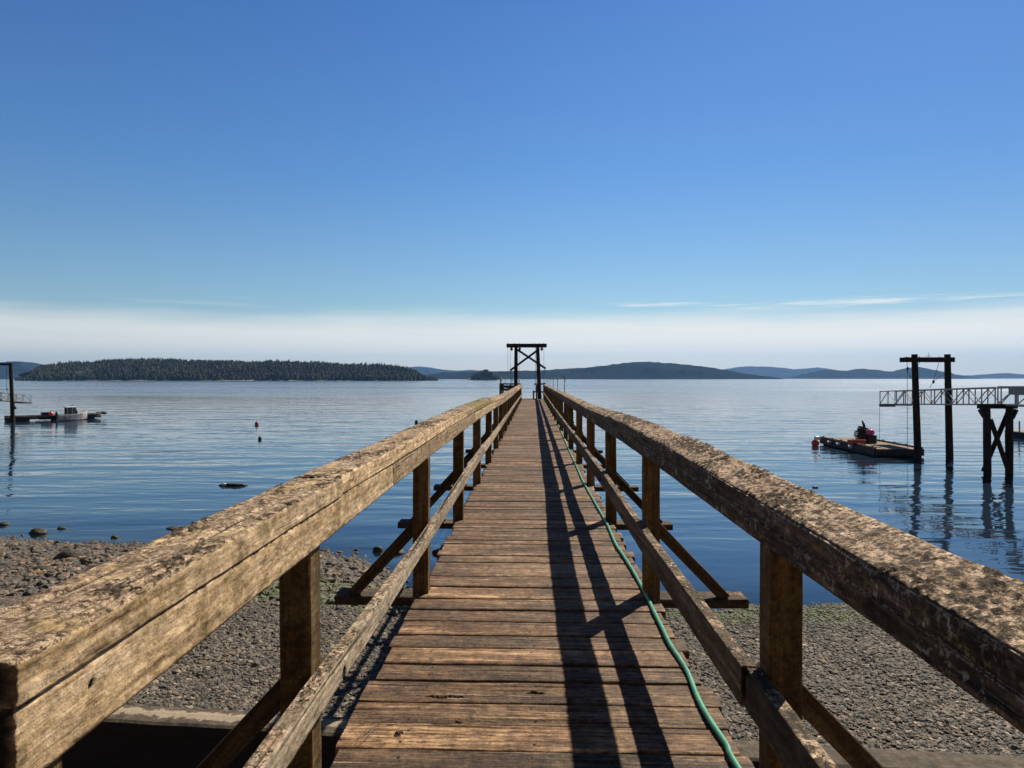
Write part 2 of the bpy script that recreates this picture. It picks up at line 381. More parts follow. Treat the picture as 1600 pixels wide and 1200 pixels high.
def gravel_color(k, wp, pebble=None):
    """gravel colours shared by ground sheet and stones; wp = world position"""
    n = k.noise(wp, 1.3, 5, .6); x = k.xyz(wp)
    if pebble is None:
        v = k.new('ShaderNodeTexVoronoi'); k.put(v.inputs['Vector'], wp); v.inputs['Scale'].default_value = 30
        src = k.xyz(v.outputs['Color'])[0]
    else: src = pebble
    col = k.ramp(src, [(0, (.012, .010, .008)), (.28, (.034, .027, .020)), (.52, (.080, .062, .043)), (.74, (.155, .118, .082)), (.88, (.28, .215, .15)), (.95, (.52, .43, .32)), (1, (.19, .085, .04))])
    col = k.mix(1.0, col, k.ramp(k.noise(wp, .9, 5, .65), [(.34, (.62, .57, .50)), (.5, (.95, .90, .84)), (.66, (1.25, 1.15, 1.0))]), 'MULTIPLY')
    # stone beach on the left is browner and darker
    cob = k.math('MULTIPLY', k.sstep(x[0], -2.2, -4.5), k.sstep(x[1], 13.2, 14.6))
    col = k.mix(cob, col, k.mix(1.0, col, (.85, .66, .44), 'MULTIPLY'))
    # wet stones at the water's edge
    wet = k.sstep(x[2], .30, .08)
    col = k.mix(wet, col, k.mix(1.0, col, (.50, .48, .42), 'MULTIPLY'))
    # green weed along the tide line
    warp = k.math('MULTIPLY', k.math('SUBTRACT', k.noise(wp, .5, 3), .5), 1.6)
    yb = k.math('ADD', x[1], warp)
    bandl = k.math('MULTIPLY', k.math('MULTIPLY', k.sstep(yb, 12.9, 13.4), k.sstep(yb, 15.0, 14.3)), k.sstep(x[0], -7.5, -6.3))
    weed = k.math('MULTIPLY', bandl, k.sstep(k.noise(wp, 3.2, 5, .7), .40, .50))
    weed = k.math('MAXIMUM', weed, k.math('MULTIPLY', k.sstep(k.noise(wp, 1.1, 6, .75), .62, .70), .15))
    wc = k.ramp(k.noise(wp, 14, 3), [(.35, (.030, .055, .004)), (.6, (.11, .16, .006)), (.8, (.26, .25, .04))])
    col = k.mix(weed, col, wc)
    rust = k.math('MULTIPLY', k.sstep(k.noise(wp, 2.2, 5, .7), .66, .74), .6)
    col = k.mix(rust, col, (.30, .13, .06))
    return col
m, k, p = mat('gravel_ground'); M['ground'] = m
g = k.new('ShaderNodeNewGeometry'); wp = g.outputs['Position']
k.put(p.inputs['Base Color'], gravel_color(k, wp)); p.inputs['Roughness'].default_value = .85
hh = k.math('ADD', k.voro(wp, 30, 'SMOOTH_F1'), k.math('MULTIPLY', k.noise(wp, 80, 3), .4))
k.put(p.inputs['Normal'], k.bump(hh, -1.0, .03))
m, k, p = mat('beach_stone'); M['stone'] = m
g = k.new('ShaderNodeNewGeometry'); wp = g.outputs['Position']; oi = k.new('ShaderNodeObjectInfo')
col = gravel_color(k, wp, oi.outputs['Random'])
col = k.mix(.5, col, k.mix(k.noise(wp, 45, 4, .7), tuple([.03]*3), (.22, .20, .17)))
k.put(p.inputs['Base Color'], col); p.inputs['Roughness'].default_value = .75
k.put(p.inputs['Normal'], k.bump(k.noise(wp, 90, 4), .5, .004))

xs = stretch(-12400, -20, 20, 12400, .16, 1.25); ys = stretch(-1400, -1, 22, 12400, .16, 1.25)
me, V = gridmesh('beach', xs, ys, ground)
beach = tag(obj('beach', me, M['ground']), kind='structure')

# sea wall (a low concrete wall the pier crosses)
sw = MB()
n = 160; A = WA-WD*8; B = WB+WD*14; top = H-3.6
for j, (o0, o1, z0, z1) in enumerate([(-.33, 0, -1.5, top)]):
    t = np.linspace(0, 1, n)
    cols = []
    for q in t:
        c = A+(B-A)*q; e = (fbm(q*90, 1, 5, 3)-.5)*.05
        sec = [(o0, z0), (o0+e*.3, z1-.16), (o0-.03+e, z1-.13), (o0-.03+e*1.2, z1-.02), (o0+.0+e, z1), ((o0+o1)/2, z1+.012+e*.2), (o1-.015+e*.6, z1), (o1, z1-.03), (o1, z0)]
        cols.append([(c[0]+WN[0]*a, c[1]+WN[1]*a, b) for a, b in sec])
    Vv = np.array(cols).reshape(-1, 3); m_ = 9
    sw.add(Vv, [(i*m_+j, i*m_+j+1, (i+1)*m_+j+1, (i+1)*m_+j) for i in range(n-1) for j in range(m_-1)])
m, k, p = mat('stained_shaded_concrete'); g = k.new('ShaderNodeNewGeometry'); wp = g.outputs['Position']
nz = k.xyz(g.outputs['Normal'])[2]; x = k.xyz(wp)
d_ = k.math('ADD', k.math('MULTIPLY', k.math('SUBTRACT', x[0], float(WA[0])), float(WN[0])), k.math('MULTIPLY', k.math('SUBTRACT', x[1], float(WA[1])), float(WN[1])))
chip = k.math('MULTIPLY', k.sstep(k.math('ADD', d_, k.math('MULTIPLY', k.noise(wp, 6, 5, .7), .34)), -.08, -.06), k.sstep(k.math('ADD', d_, k.math('MULTIPLY', k.noise(wp, 7.5, 5, .7), .34)), .07, .05))
chip = k.math('MULTIPLY', chip, k.sstep(x[0], 0.5, -.3))
bc = k.ramp(k.noise(wp, 9, 6, .7), [(.35, (.035, .026, .018)), (.55, (.10, .075, .05)), (.7, (.17, .14, .10))])
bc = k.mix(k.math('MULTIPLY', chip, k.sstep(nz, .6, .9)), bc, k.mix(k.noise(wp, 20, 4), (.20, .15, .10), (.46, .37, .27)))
bc = k.mix(k.sstep(nz, .7, .2), bc, (.018, .016, .013))  # upright faces near-black: their shade is put into the colour
k.put(p.inputs['Base Color'], bc); p.inputs['Roughness'].default_value = .9
k.put(p.inputs['Normal'], k.bump(k.noise(wp, 40, 5, .7), .8, .012))
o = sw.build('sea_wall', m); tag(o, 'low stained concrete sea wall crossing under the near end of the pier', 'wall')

# loose stones: points carry size and rotation, icospheres are instanced inside the node tree
def stones(name, pts, scl, seed, variants=5):
    me = bpy.data.meshes.new(name); me.vertices.add(len(pts)); me.vertices.foreach_set('co', pts.astype(np.float32).ravel())
    a = me.attributes.new('scl', 'FLOAT_VECTOR', 'POINT'); a.data.foreach_set('vector', scl.astype(np.float32).ravel())
    rot = np.stack([RNG.normal(0, .25, len(pts)), RNG.normal(0, .25, len(pts)), RNG.uniform(0, 6.28, len(pts))], 1)
    a = me.attributes.new('rotv', 'FLOAT_VECTOR', 'POINT'); a.data.foreach_set('vector', rot.astype(np.float32).ravel())
    o = obj(name, me, M['stone'])
    ng = bpy.data.node_groups.new(name, 'GeometryNodeTree')
    ng.interface.new_socket('Geometry', in_out='INPUT', socket_type='NodeSocketGeometry')
    ng.interface.new_socket('Geometry', in_out='OUTPUT', socket_type='NodeSocketGeometry')
    N = ng.nodes; L = ng.links
    gi = N.new('NodeGroupInput'); go = N.new('NodeGroupOutput'); jg = N.new('GeometryNodeJoinGeometry')
    pos = N.new('GeometryNodeInputPosition')
    for v in range(variants):
        ic = N.new('GeometryNodeMeshIcoSphere'); ic.inputs['Radius'].default_value = 1; ic.inputs['Subdivisions'].default_value = 3
        ad = N.new('ShaderNodeVectorMath'); ad.operation = 'ADD'; ad.inputs[1].default_value = (v*7.3+seed, v*3.1, v)
        L.new(pos.outputs[0], ad.inputs[0])
        no = N.new('ShaderNodeTexNoise'); no.inputs['Scale'].default_value = 1.0; no.inputs['Detail'].default_value = 2.5
        L.new(ad.outputs[0], no.inputs['Vector'])
        mp = N.new('ShaderNodeMapRange'); mp.inputs[1].default_value = .25; mp.inputs[2].default_value = .75; mp.inputs[3].default_value = .55; mp.inputs[4].default_value = 1.35
        L.new(no.outputs['Fac'], mp.inputs[0])
        sc = N.new('ShaderNodeVectorMath'); sc.operation = 'SCALE'; L.new(pos.outputs[0], sc.inputs[0]); L.new(mp.outputs[0], sc.inputs['Scale'])
        sp = N.new('GeometryNodeSetPosition'); L.new(ic.outputs['Mesh'], sp.inputs['Geometry']); L.new(sc.outputs[0], sp.inputs['Position'])
        sm = N.new('GeometryNodeSetMaterial'); sm.inputs['Material'].default_value = M['stone']; L.new(sp.outputs[0], sm.inputs[0])
        gt = N.new('GeometryNodeGeometryToInstance'); L.new(sm.outputs[0], gt.inputs[0]); L.new(gt.outputs[0], jg.inputs[0])
    ip = N.new('GeometryNodeInstanceOnPoints'); ip.inputs['Pick Instance'].default_value = True
    L.new(gi.outputs[0], ip.inputs['Points']); L.new(jg.outputs[0], ip.inputs['Instance'])
    ri = N.new('FunctionNodeRandomValue'); ri.data_type = 'INT'; ri.inputs[4].default_value = 0; ri.inputs[5].default_value = variants-1
    L.new(ri.outputs[2], ip.inputs['Instance Index'])
    for nm, sk in (('scl', 'Scale'), ('rotv', 'Rotation')):
        na = N.new('GeometryNodeInputNamedAttribute'); na.data_type = 'FLOAT_VECTOR'; na.inputs['Name'].default_value = nm
        L.new(na.outputs[0], ip.inputs[sk])
    L.new(ip.outputs[0], go.inputs[0])
    md = o.modifiers.new('stones', 'NODES'); md.node_group = ng
    return o
def scatter(n, x0, x1, y0, y1, smin, smax, powr, keep=None):
    x = RNG.uniform(x0, x1, n); y = RNG.uniform(y0, y1, n); s = smin+(smax-smin)*RNG.uniform(0, 1, n)**powr
    z = ground(x, y)
    ok = (wall_side(x, y) > .02) & (z > -.5)
    if keep is not None: ok &= keep(x, y, z)
    x, y, z, s = x[ok], y[ok], z[ok], s[ok]
    sc = np.stack([s*RNG.uniform(.8, 1.4, len(s)), s*RNG.uniform(.7, 1.1, len(s)), s*RNG.uniform(.4, .75, len(s))], 1)
    return np.stack([x, y, z+s*.12], 1), sc
cobf = lambda x, y: np.clip((-x-1.8)/2.5, 0, 1)*np.clip((y-12.6)/2, 0, 1)
P1_, S1_ = scatter(150000, -9, 10, 6.5, 15.2, .009, .042, 2.2, lambda x, y, z: cobf(x, y) < RNG.uniform(0, 1, len(x)))
P2_, S2_ = scatter(42000, -20, -1.5, 12.2, 22.5, .025, .13, 1.9, lambda x, y, z: cobf(x, y) > RNG.uniform(0, 1, len(x)))
P3_, S3_ = scatter(900, -9, 12, 7, 15, .03, .07, 1.5)
P4_, S4_ = scatter(420, -20, -1.8, 13.5, 22, .10, .22, 1.8, lambda x, y, z: z > .02)
gv = stones('gravel', np.concatenate([P1_, P2_, P3_, P4_]), np.concatenate([S1_, S2_, S3_, S4_]), 3)
tag(gv, kind='stuff', label='grey and brown gravel and cobbles covering the beach', cat='gravel')

# ---------------------------------------------------------------- water
m, k, p = mat('sea_water'); M['water'] = m
g = k.new('ShaderNodeNewGeometry'); wp = g.outputs['Position']; x = k.xyz(wp)
sh = k.new('ShaderNodeAttribute', attribute_name='shallow')
w1 = k.noise(k.mapping(wp, (.11, .42, 1)), 1.0, 1.5, .4, .3)          # long low swell
w2 = k.noise(k.mapping(wp, (.55, 1.5, 1)), 1.0, 2, .45, .5)
w3 = k.noise(k.mapping(wp, (2.6, 5.0, 1)), 1.0, 2, .5)
patch = k.sstep(k.noise(k.mapping(wp, (.006, .02, 1)), 1.0, 4, .6), .42, .62)
calm = k.math('MULTIPLY', k.sstep(x[1], 14, 26, .35, 1.0), k.sstep(x[1], 38, 210, 1.0, .22))
ht = k.math('ADD', k.math('MULTIPLY', w1, .13), k.math('ADD', k.math('MULTIPLY', w2, .032), k.math('MULTIPLY', k.math('MULTIPLY', w3, .005), k.math('ADD', patch, .25))))
ht = k.math('MULTIPLY', ht, calm)
k.put(p.inputs['Normal'], k.bump(ht, .8, 1.0))
k.put(p.inputs['Roughness'], k.math('MULTIPLY', k.sstep(x[1], 60, 300, .02, .20), k.math('ADD', .7, k.math('MULTIPLY', patch, .6)))); p.inputs['IOR'].default_value = 2.35
k.put(p.inputs['Base Color'], (.017, .032, .056))
tr = k.new('ShaderNodeBsdfTransparent'); tr.inputs[0].default_value = (.55, .72, .85, 1)
gl = k.new('ShaderNodeBsdfGlossy'); gl.inputs['Roughness'].default_value = .04; k.put(gl.inputs['Normal'], k.bump(ht, .8, 1.0))
fr = k.new('ShaderNodeFresnel'); fr.inputs[0].default_value = 1.5; k.put(fr.inputs['Normal'], k.bump(ht, .8, 1.0))
mx = k.new('ShaderNodeMixShader'); k.put(mx.inputs[0], fr.outputs[0]); k.l.new(tr.outputs[0], mx.inputs[1]); k.l.new(gl.outputs[0], mx.inputs[2])
m2 = k.new('ShaderNodeMixShader'); k.put(m2.inputs[0], sh.outputs['Fac']); k.l.new(p.outputs[0], m2.inputs[1]); k.l.new(mx.outputs[0], m2.inputs[2])
k.l.new(m2.outputs[0], k.n['Material Output'].inputs[0])
xs = stretch(-12400, -24, 24, 12400, .4, 1.3); ys = stretch(10, 12, 26, 12400, .3, 1.3)
me, V = gridmesh('water', xs, ys, lambda X, Y: X*0)
dep = -ground(V[:, 0], V[:, 1], False)
a = me.attributes.new('shallow', 'FLOAT', 'POINT'); a.data.foreach_set('value', (.85*np.exp(-np.maximum(dep, 0)/.34)).astype(np.float32))
water = tag(obj('water', me, m), kind='structure')

# ---------------------------------------------------------------- islands and hills
m, k, p = mat('far_forest_ground'); M['hill'] = m
g = k.new('ShaderNodeNewGeometry'); wp = g.outputs['Position']; z = k.xyz(wp)[2]
n1 = k.noise(wp, .02, 6, .7); n2 = k.noise(wp, .0035, 4)
hc = k.ramp(k.math('ADD', k.math('MULTIPLY', n1, .6), k.math('MULTIPLY', n2, .4)), [(.35, (.007, .012, .009)), (.55, (.014, .022, .014)), (.7, (.026, .034, .021))])
hc = k.mix(k.sstep(z, 5.0, 3.0), hc, k.ramp(k.noise(wp, .03, 4), [(.4, (.10, .08, .06)), (.6, (.30, .24, .17))]))
k.put(p.inputs['Base Color'], hc); p.inputs['Roughness'].default_value = .95
k.put(p.inputs['Normal'], k.bump(n1, 1.0, 10.0))
m, k, p = mat('far_hill_forest'); M['farhill'] = m
g = k.new('ShaderNodeNewGeometry'); wp = g.outputs['Position']
n1 = k.noise(wp, .012, 6, .7)
k.put(p.inputs['Base Color'], k.ramp(n1, [(.35, (.006, .010, .012)), (.6, (.012, .018, .018)), (.75, (.022, .028, .024))])); p.inputs['Roughness'].default_value = 1.0; p.inputs['Specular IOR Level'].default_value = 0.0
def ridge(name, prof, Y0, depth, jag=4.0, jf=.05, seed=0, lower=0.0, nx=420, ny=22):
    px = np.array([q[0] for q in prof], float); py = np.array([q[1] for q in prof], float)
    pp = np.linspace(px[0], px[-1], nx); yy = np.interp(pp, px, py)
    V = np.zeros((ny+1, nx, 3))
    for i in range(nx):
        crest = PD(pp[i], yy[i], Y0+depth*.45); hgt = max(crest[2]-lower, .3)
        for j in range(ny+1):
            q = j/ny; Yq = Y0+depth*q; X = PD(pp[i], yy[i], Yq)[0] if q < .45 else crest[0]*(1+.0*q)
            s = math.sin(min(q/.45, 1)*math.pi/2)**1.15 if q <= .45 else max(0, 1-((q-.45)/.55)**2)
            V[j, i] = (X, Yq, hgt*s - 1.5*(1-s))
    F1 = fbm(V[..., 0]*jf, V[..., 1]*jf, seed, 3)-.5; F2 = fbm(V[..., 0]/(depth*.18), V[..., 1]/(depth*.18), seed+3, 4)-.5
    relh = np.clip(V[..., 2]/(V[..., 2].max()+.01), 0, 1)
    V[..., 1] += F2*depth*.35*np.clip(relh*3, 0, 1)*(V[..., 1] < Y0+depth*.44)
    V[..., 2] += (F1*jag)*np.clip(relh*4, 0, 1)
    me = bpy.data.meshes.new(name); n_ = nx
    f = [(j*n_+i, j*n_+i+1, (j+1)*n_+i+1, (j+1)*n_+i) for j in range(ny) for i in range(n_-1)]
    me.from_pydata(V.reshape(-1, 3).tolist(), [], f); me.polygons.foreach_set('use_smooth', [True]*len(f))
    return tag(obj(name, me, M['farhill' if name == 'hills' else 'hill']), kind='structure')
# left forested island: (pixel column, tree-top row)
ISL = [(24, 592), (32, 584), (45, 577), (60, 571), (90, 566), (120, 562), (150, 560), (200, 558), (240, 557.5), (300, 558.5), (400, 560), (480, 562), (560, 566), (620, 570), (646, 575), (662, 582), (676, 589), (684, 592)]
IS0 = 1290.0; ISD = 420.0; TH = 11.5
ridge('island', [(a, min(b+10, 594)) for a, b in ISL], IS0, ISD, 2.0, .05, 2, nx=300)
ridge('islet', [(728, 593.2), (738, 589), (748, 587), (766, 587.5), (777, 591), (786, 593.5)], 1700, 90, 1, .05, 4, nx=60)
ridge('hills', [(-60, 570), (-20, 568), (0, 567), (15, 566), (28, 564.5), (40, 565.5), (52, 570), (62, 577), (80, 588), (90, 592)], 4300, 900, 7, .02, 5)
ridge('hills', [(600, 577), (640, 574), (655, 572.5), (672, 574.5), (690, 577.5), (712, 579), (735, 578), (760, 579.5), (800, 582), (850, 586), (900, 590)], 8200, 1500, 12, .008, 6)
ridge('hills', [(655, 588), (690, 582), (720, 581), (760, 580.5), (800, 580), (850, 578.5), (900, 575.5), (925, 573.5), (945, 571.5), (960, 569), (985, 566.5), (1015, 565), (1040, 567), (1070, 569.5), (1100, 573.5), (1130, 577.5), (1160, 583), (1185, 586.5), (1205, 588.5), (1224, 591.5)], 3600, 900, 9, .03, 7, nx=700)
ridge('hills', [(1080, 584), (1120, 580), (1136, 577), (1150, 574), (1172, 572.5), (1205, 573), (1225, 575), (1240, 577.5), (1258, 576), (1276, 574), (1292, 577), (1340, 583), (1400, 589)], 9500, 1500, 12, .008, 8)
ridge('hills', [(1250, 591.4), (1262, 587), (1275, 582), (1290, 578), (1310, 578.5), (1333, 579.5), (1342, 576.8), (1352, 576), (1368, 578), (1395, 581), (1412, 580), (1424, 575.5), (1434, 573.5), (1444, 575), (1460, 579.5), (1490, 585), (1515, 588.5), (1535, 591)], 5600, 1100, 10, .02, 9, nx=500)
ridge('hills', [(1470, 588), (1500, 586.5), (1530, 587), (1552, 584.5), (1572, 583), (1590, 584.5), (1615, 587), (1680, 584), (1760, 590)], 9000, 1500, 10, .008, 10)

m, k, p = mat('conifer_foliage'); M['conifer'] = m
at = k.new('ShaderNodeAttribute', attribute_name='rnd'); g = k.new('ShaderNodeNewGeometry')
cc = k.ramp(at.outputs['Fac'], [(0, (.008, .016, .008)), (.45, (.018, .031, .013)), (.8, (.034, .050, .018)), (1, (.075, .085, .030))])
cc = k.mix(k.noise(g.outputs['Position'], .35, 3), cc, k.mix(1.0, cc, (.5, .5, .5), 'MULTIPLY'))
k.put(p.inputs['Base Color'], cc); p.inputs['Roughness'].default_value = .9
def forest(name, spots, label):
    """spots: x, y, z, height, round(0/1)"""
    Vs = []; Fs = []; At = []; b = 0; rg = np.random.default_rng(5)
    for (x, y, z, h, rd) in spots:
        a = min(1, max(0, .5+.5*(rg.random()-.5)+1.6*(float(fbm(x/45, y/45, 8, 3))-.5)+(.12 if rd else -.05))); ns = 6; tiers = 4 if not rd else 3
        for t in range(tiers):
            if rd: z0, z1, r0 = h*(.15+.22*t), h*(.55+.2*t), h*(.38-.06*t)
            else: z0, z1, r0 = h*(.08+.21*t), h*(.42+.2*t if t < 3 else 1.0), h*(.25-.055*t)
            ox, oy = (rg.random(2)-.5)*h*.07
            ph = rg.random()*6.28; V = []
            for j in range(ns):
                rr = r0*(.7+.6*rg.random()); an = ph+6.283*j/ns
                V.append((x+ox+rr*math.cos(an), y+oy+rr*math.sin(an), z+z0+(rg.random()-.5)*h*.06))
            if rd:
                for j in range(ns):
                    rr = r0*(.45+.3*rg.random()); an = ph+6.283*(j+.5)/ns
                    V.append((x+ox+rr*math.cos(an), y+oy+rr*math.sin(an), z+z1-h*.05*rg.random()))
                V.append((x+ox, y+oy, z+z1+h*.05)); Vs += V
                for j in range(ns):
                    j2 = (j+1) % ns
                    Fs += [(b+j, b+j2, b+ns+j), (b+j2, b+ns+j2, b+ns+j), (b+ns+j, b+ns+j2, b+2*ns)]
                b += 2*ns+1; At += [a]*(2*ns+1)
            else:
                V.append((x, y, z+z1)); Vs += V
                Fs += [(b+j, b+(j+1) % ns, b+ns) for j in range(ns)]
                b += ns+1; At += [a]*(ns+1)
    me = bpy.data.meshes.new(name); me.from_pydata(Vs, [], Fs)
    q = me.attributes.new('rnd', 'FLOAT', 'POINT'); q.data.foreach_set('value', np.array(At, np.float32))
    return tag(obj(name, me, M['conifer']), label, 'forest', kind='stuff')
sp = []; rg = np.random.default_rng(3)
pxs = np.array([q[0] for q in ISL]); pys = np.array([q[1] for q in ISL])
for i in range(9500):
    px = rg.uniform(24, 684); q = rg.random()**1.15*.5
    ty = min(np.interp(px, pxs, pys)+10, 594)
    Yq = IS0+ISD*q+4; crest = PD(px, ty, IS0+ISD*.45); X = PD(px, ty, Yq)[0]
    s = math.sin(min(q/.45, 1)*math.pi/2)**1.15
    hz = max(crest[2], .3)*s - 1.5*(1-s)
    if q < .022: continue
    lf = float(fbm(X/70, Yq/70, 21, 3))-.5
    rd = 1 if rg.random() < (.55 if q < .12 else .35) else 0
    edge_ = min(1, (px-20)/40, (688-px)/40)
    hh_ = TH*rg.uniform(.5, 1.3)*(.45+.55*edge_)*(.8 if rd else 1)*(1+.9*lf)
    sp.append((X, Yq, hz-1, hh_, rd))
forest('island_forest', sp, 'dense dark conifer wood covering the long island at left')
sp = []
for i in range(150):
    px = rg.uniform(736, 779); q = rg.random()*.5
    X = PD(px, 590, 1700+90*q)[0]; d0 = abs(px-757)/22
    sp.append((X, 1702+90*q, .5+5*(1-d0*d0), 21*(1-.55*d0**1.6)*rg.uniform(.65, 1.1), 1 if rg.random() < .4 else 0))
forest('islet_forest', sp, 'small clump of dark trees covering the islet seen left of the gantry')

# haze: one closed box of even air
hm = bpy.data.materials.new('haze'); hm.use_nodes = True; hk = NT(hm.node_tree); hk.n.clear()
ho = hk.new('ShaderNodeOutputMaterial'); hv = hk.new('ShaderNodeVolumePrincipled')
hv.inputs['Color'].default_value = (.27, .53, .97, 1); hv.inputs['Density'].default_value = 6.0e-5; hv.inputs['Anisotropy'].default_value = .2
hk.l.new(hv.outputs[0], ho.inputs['Volume'])
hb = MB(); x0, x1, y0, y1, z0, z1 = -12500, 12500, -1500, 12500, -9, 420
hb.add([(x0, y0, z0), (x1, y0, z0), (x1, y1, z0), (x0, y1, z0), (x0, y0, z1), (x1, y0, z1), (x1, y1, z1), (x0, y1, z1)],
       [(0, 3, 2, 1), (4, 5, 6, 7), (0, 1, 5, 4), (1, 2, 6, 5), (2, 3, 7, 6), (3, 0, 4, 7)])
tag(hb.build('haze', hm), kind='stuff', label='thin pale blue sea haze over the water', cat='haze')

# ================================================================ THE PIER
pier = empty('pier', (0, 0, 0))
tag(pier, 'long weathered timber pier with plank deck and railings running out over the water', 'pier')
PEND = 45.0
XL, XR = -.684, .723          # inner faces of the posts
PS = .10                      # post section
PY = [2.15+2.30*i for i in range(-1, 19)]      # post centres along the pier
PY = [y for y in PY if y < PEND-.4]

def attr(me, name, arr):
    a = me.attributes.new(name, 'FLOAT', 'POINT'); a.data.foreach_set('value', np.asarray(arr, np.float32))
# ---- deck: one mesh of individually worn planks
edges_px = [1172, 1132, 1099, 1065.6, 1038.8, 1013, 992, 971, 953, 935.5, 917, 900, 878]
ey = [float(PW(760, q, DK)[1]) for q in edges_px]
ye = ey[:]
while ye[0] > -3: ye.insert(0, ye[0]-.19)
while ye[-1] < PEND: ye.append(ye[-1]+random.choice([.14, .185, .19, .19, .2]))
VV = []; FF = []; UU = []; AT = []; HO = []; nb = 0
knots = [(PW(694, 1089.5, DK), .078, .012, .05), (PW(836, 1083, DK), .036, .012, .05), (PW(716, 1127, DK), .014, .006, .03), (PW(624, 1148, DK), .016, .012, -.012), (PW(940, 1096, DK), .03, .005, .02)]
for i in range(len(ye)-1):
    a, b = ye[i], ye[i+1]; gap = random.uniform(.003, .009)
    if abs(a-ey[3]) < .001: gap = .017
    if random.random() < .12: gap += .006
    a += gap/2; b -= gap/2
    yc = (a+b)/2
    nx, ny = (300, 22) if (.5 < yc < 2.3 or 3.25 < yc < 4.2) else (560, 44) if 2.3 <= yc <= 3.25 else (140, 14) if 0 < yc < 7 else (60, 8) if yc < 14 and yc > 0 else (24, 5)
    l = -.738+random.uniform(-.022, .018); r = .79+random.uniform(-.03, .022)
    r += .00; skew = random.uniform(-.004, .004)+.006
    xs_ = np.linspace(l, r, nx); ts = np.linspace(0, 1, ny)
    X, T = np.meshgrid(xs_, ts)
    er = (fbm(X*9, X*0+i*3.3, 31, 4)-.5)*.008; er2 = (fbm(X*9, X*0+i*5.1, 33, 4)-.5)*.008
    Y = a+er+(b+er2-a-er)*T - skew*(X)
    e = np.minimum(T, 1-T)*(b-a)
    Z = DK - .006*np.clip(1-e/.010, 0, 1)**2 + (fbm(X*2.2, Y*0+T*26+i*7, 41, 4)-.5)*.006 + (fbm(X*7, T*60+i*9, 43, 3)-.5)*.0025
    crk = np.clip((.30-fbm(X*1.1+i*3, T*16+i*5, 47, 3))*10, 0, 1); Z -= crk*.006
    Z += random.uniform(-.003, .003)+ (T-.5)*random.uniform(-.006, .006)
    hole_or_shade = crk*.25
    for (kp, rx, ry, dp) in knots:
        q = ((X-kp[0])/rx)**2+((Y-kp[1]+(fbm(X*60, X*0, 3, 2)-.5)*.012)/ry)**2
        mk = np.clip(1.35-q, 0, 1)*1.0; mk = np.clip(mk*2.5, 0, 1)
        Z -= mk*dp
        hole_or_shade = np.maximum(hole_or_shade, mk*(1 if dp > 0 else .8))
    if -.5 < yc < 9:
        for nxp in (-.5, .0, .5):
            for ty in (.25, .75):
                jx = nxp+random.uniform(-.02, .02); jy = a+(b-a)*(ty+random.uniform(-.06, .06))
                mk = np.clip(1.6-np.sqrt(((X-jx)/.0055)**2+((Y-jy)/.0055)**2), 0, 1)
                hole_or_shade = np.maximum(hole_or_shade, mk*.8); Z = Z - mk*.003
    XX, YY, ZZ = X, Y, Z
    # wrap sides down
    def pad(A, vals):   # add border ring
        B = np.pad(A, 1, mode='edge'); return B
    XX = pad(X, 0); YY = pad(Y, 0); ZZ = pad(Z, 0); HH = pad(hole_or_shade, 0)
    ZZ[0, :] = ZZ[-1, :] = DK-.042; ZZ[:, 0] = ZZ[:, -1] = DK-.042
    NX, NY = nx+2, ny+2
    v = np.stack([XX, YY, ZZ], -1).reshape(-1, 3)
    TT = np.pad(T*(b-a), 1, mode='edge'); TT[0, :] -= .04; TT[-1, :] += .04; UX = np.pad(X, 1, mode='edge'); UX[:, 0] -= .04; UX[:, -1] += .04
    idx = np.arange((NY-1)*(NX-1)); q0 = (idx//(NX-1))*NX + idx % (NX-1)
    f = np.stack([q0, q0+1, q0+NX+1, q0+NX], 1)
    uvv = np.stack([UX.ravel(), TT.ravel()], 1)
    VV.append(v); FF.append(f+nb); UU.append(uvv); AT.append(np.full(len(v), random.random()*9)); HO.append(HH.ravel())
    bot = np.array([nb, nb+(NY-1)*NX, nb+NY*NX-1, nb+NX-1])[None]; FF.append(bot)
    nb += len(v)
V = np.concatenate(VV); Fq = np.concatenate(FF); U = np.concatenate(UU)
def fast_mesh(name, V, Fq, U, smooth=True):
    me = bpy.data.meshes.new(name); me.vertices.add(len(V)); me.vertices.foreach_set('co', V.astype(np.float32).ravel())
    me.loops.add(Fq.size); me.loops.foreach_set('vertex_index', Fq.astype(np.int32).ravel())
    me.polygons.add(len(Fq)); me.polygons.foreach_set('loop_start', np.arange(len(Fq), dtype=np.int32)*4)
    me.update(calc_edges=True)
    ul = me.uv_layers.new(name='UVMap'); ul.data.foreach_set('uv', U[Fq.ravel()].astype(np.float32).ravel())
    me.polygons.foreach_set('use_smooth', [smooth]*len(Fq))
    return me
me = fast_mesh('deck', V, Fq, U); attr(me, 'rnd', np.concatenate(AT)); attr(me, 'hole_or_shade', np.concatenate(HO))
obj('deck', me, M['deck'], pier)

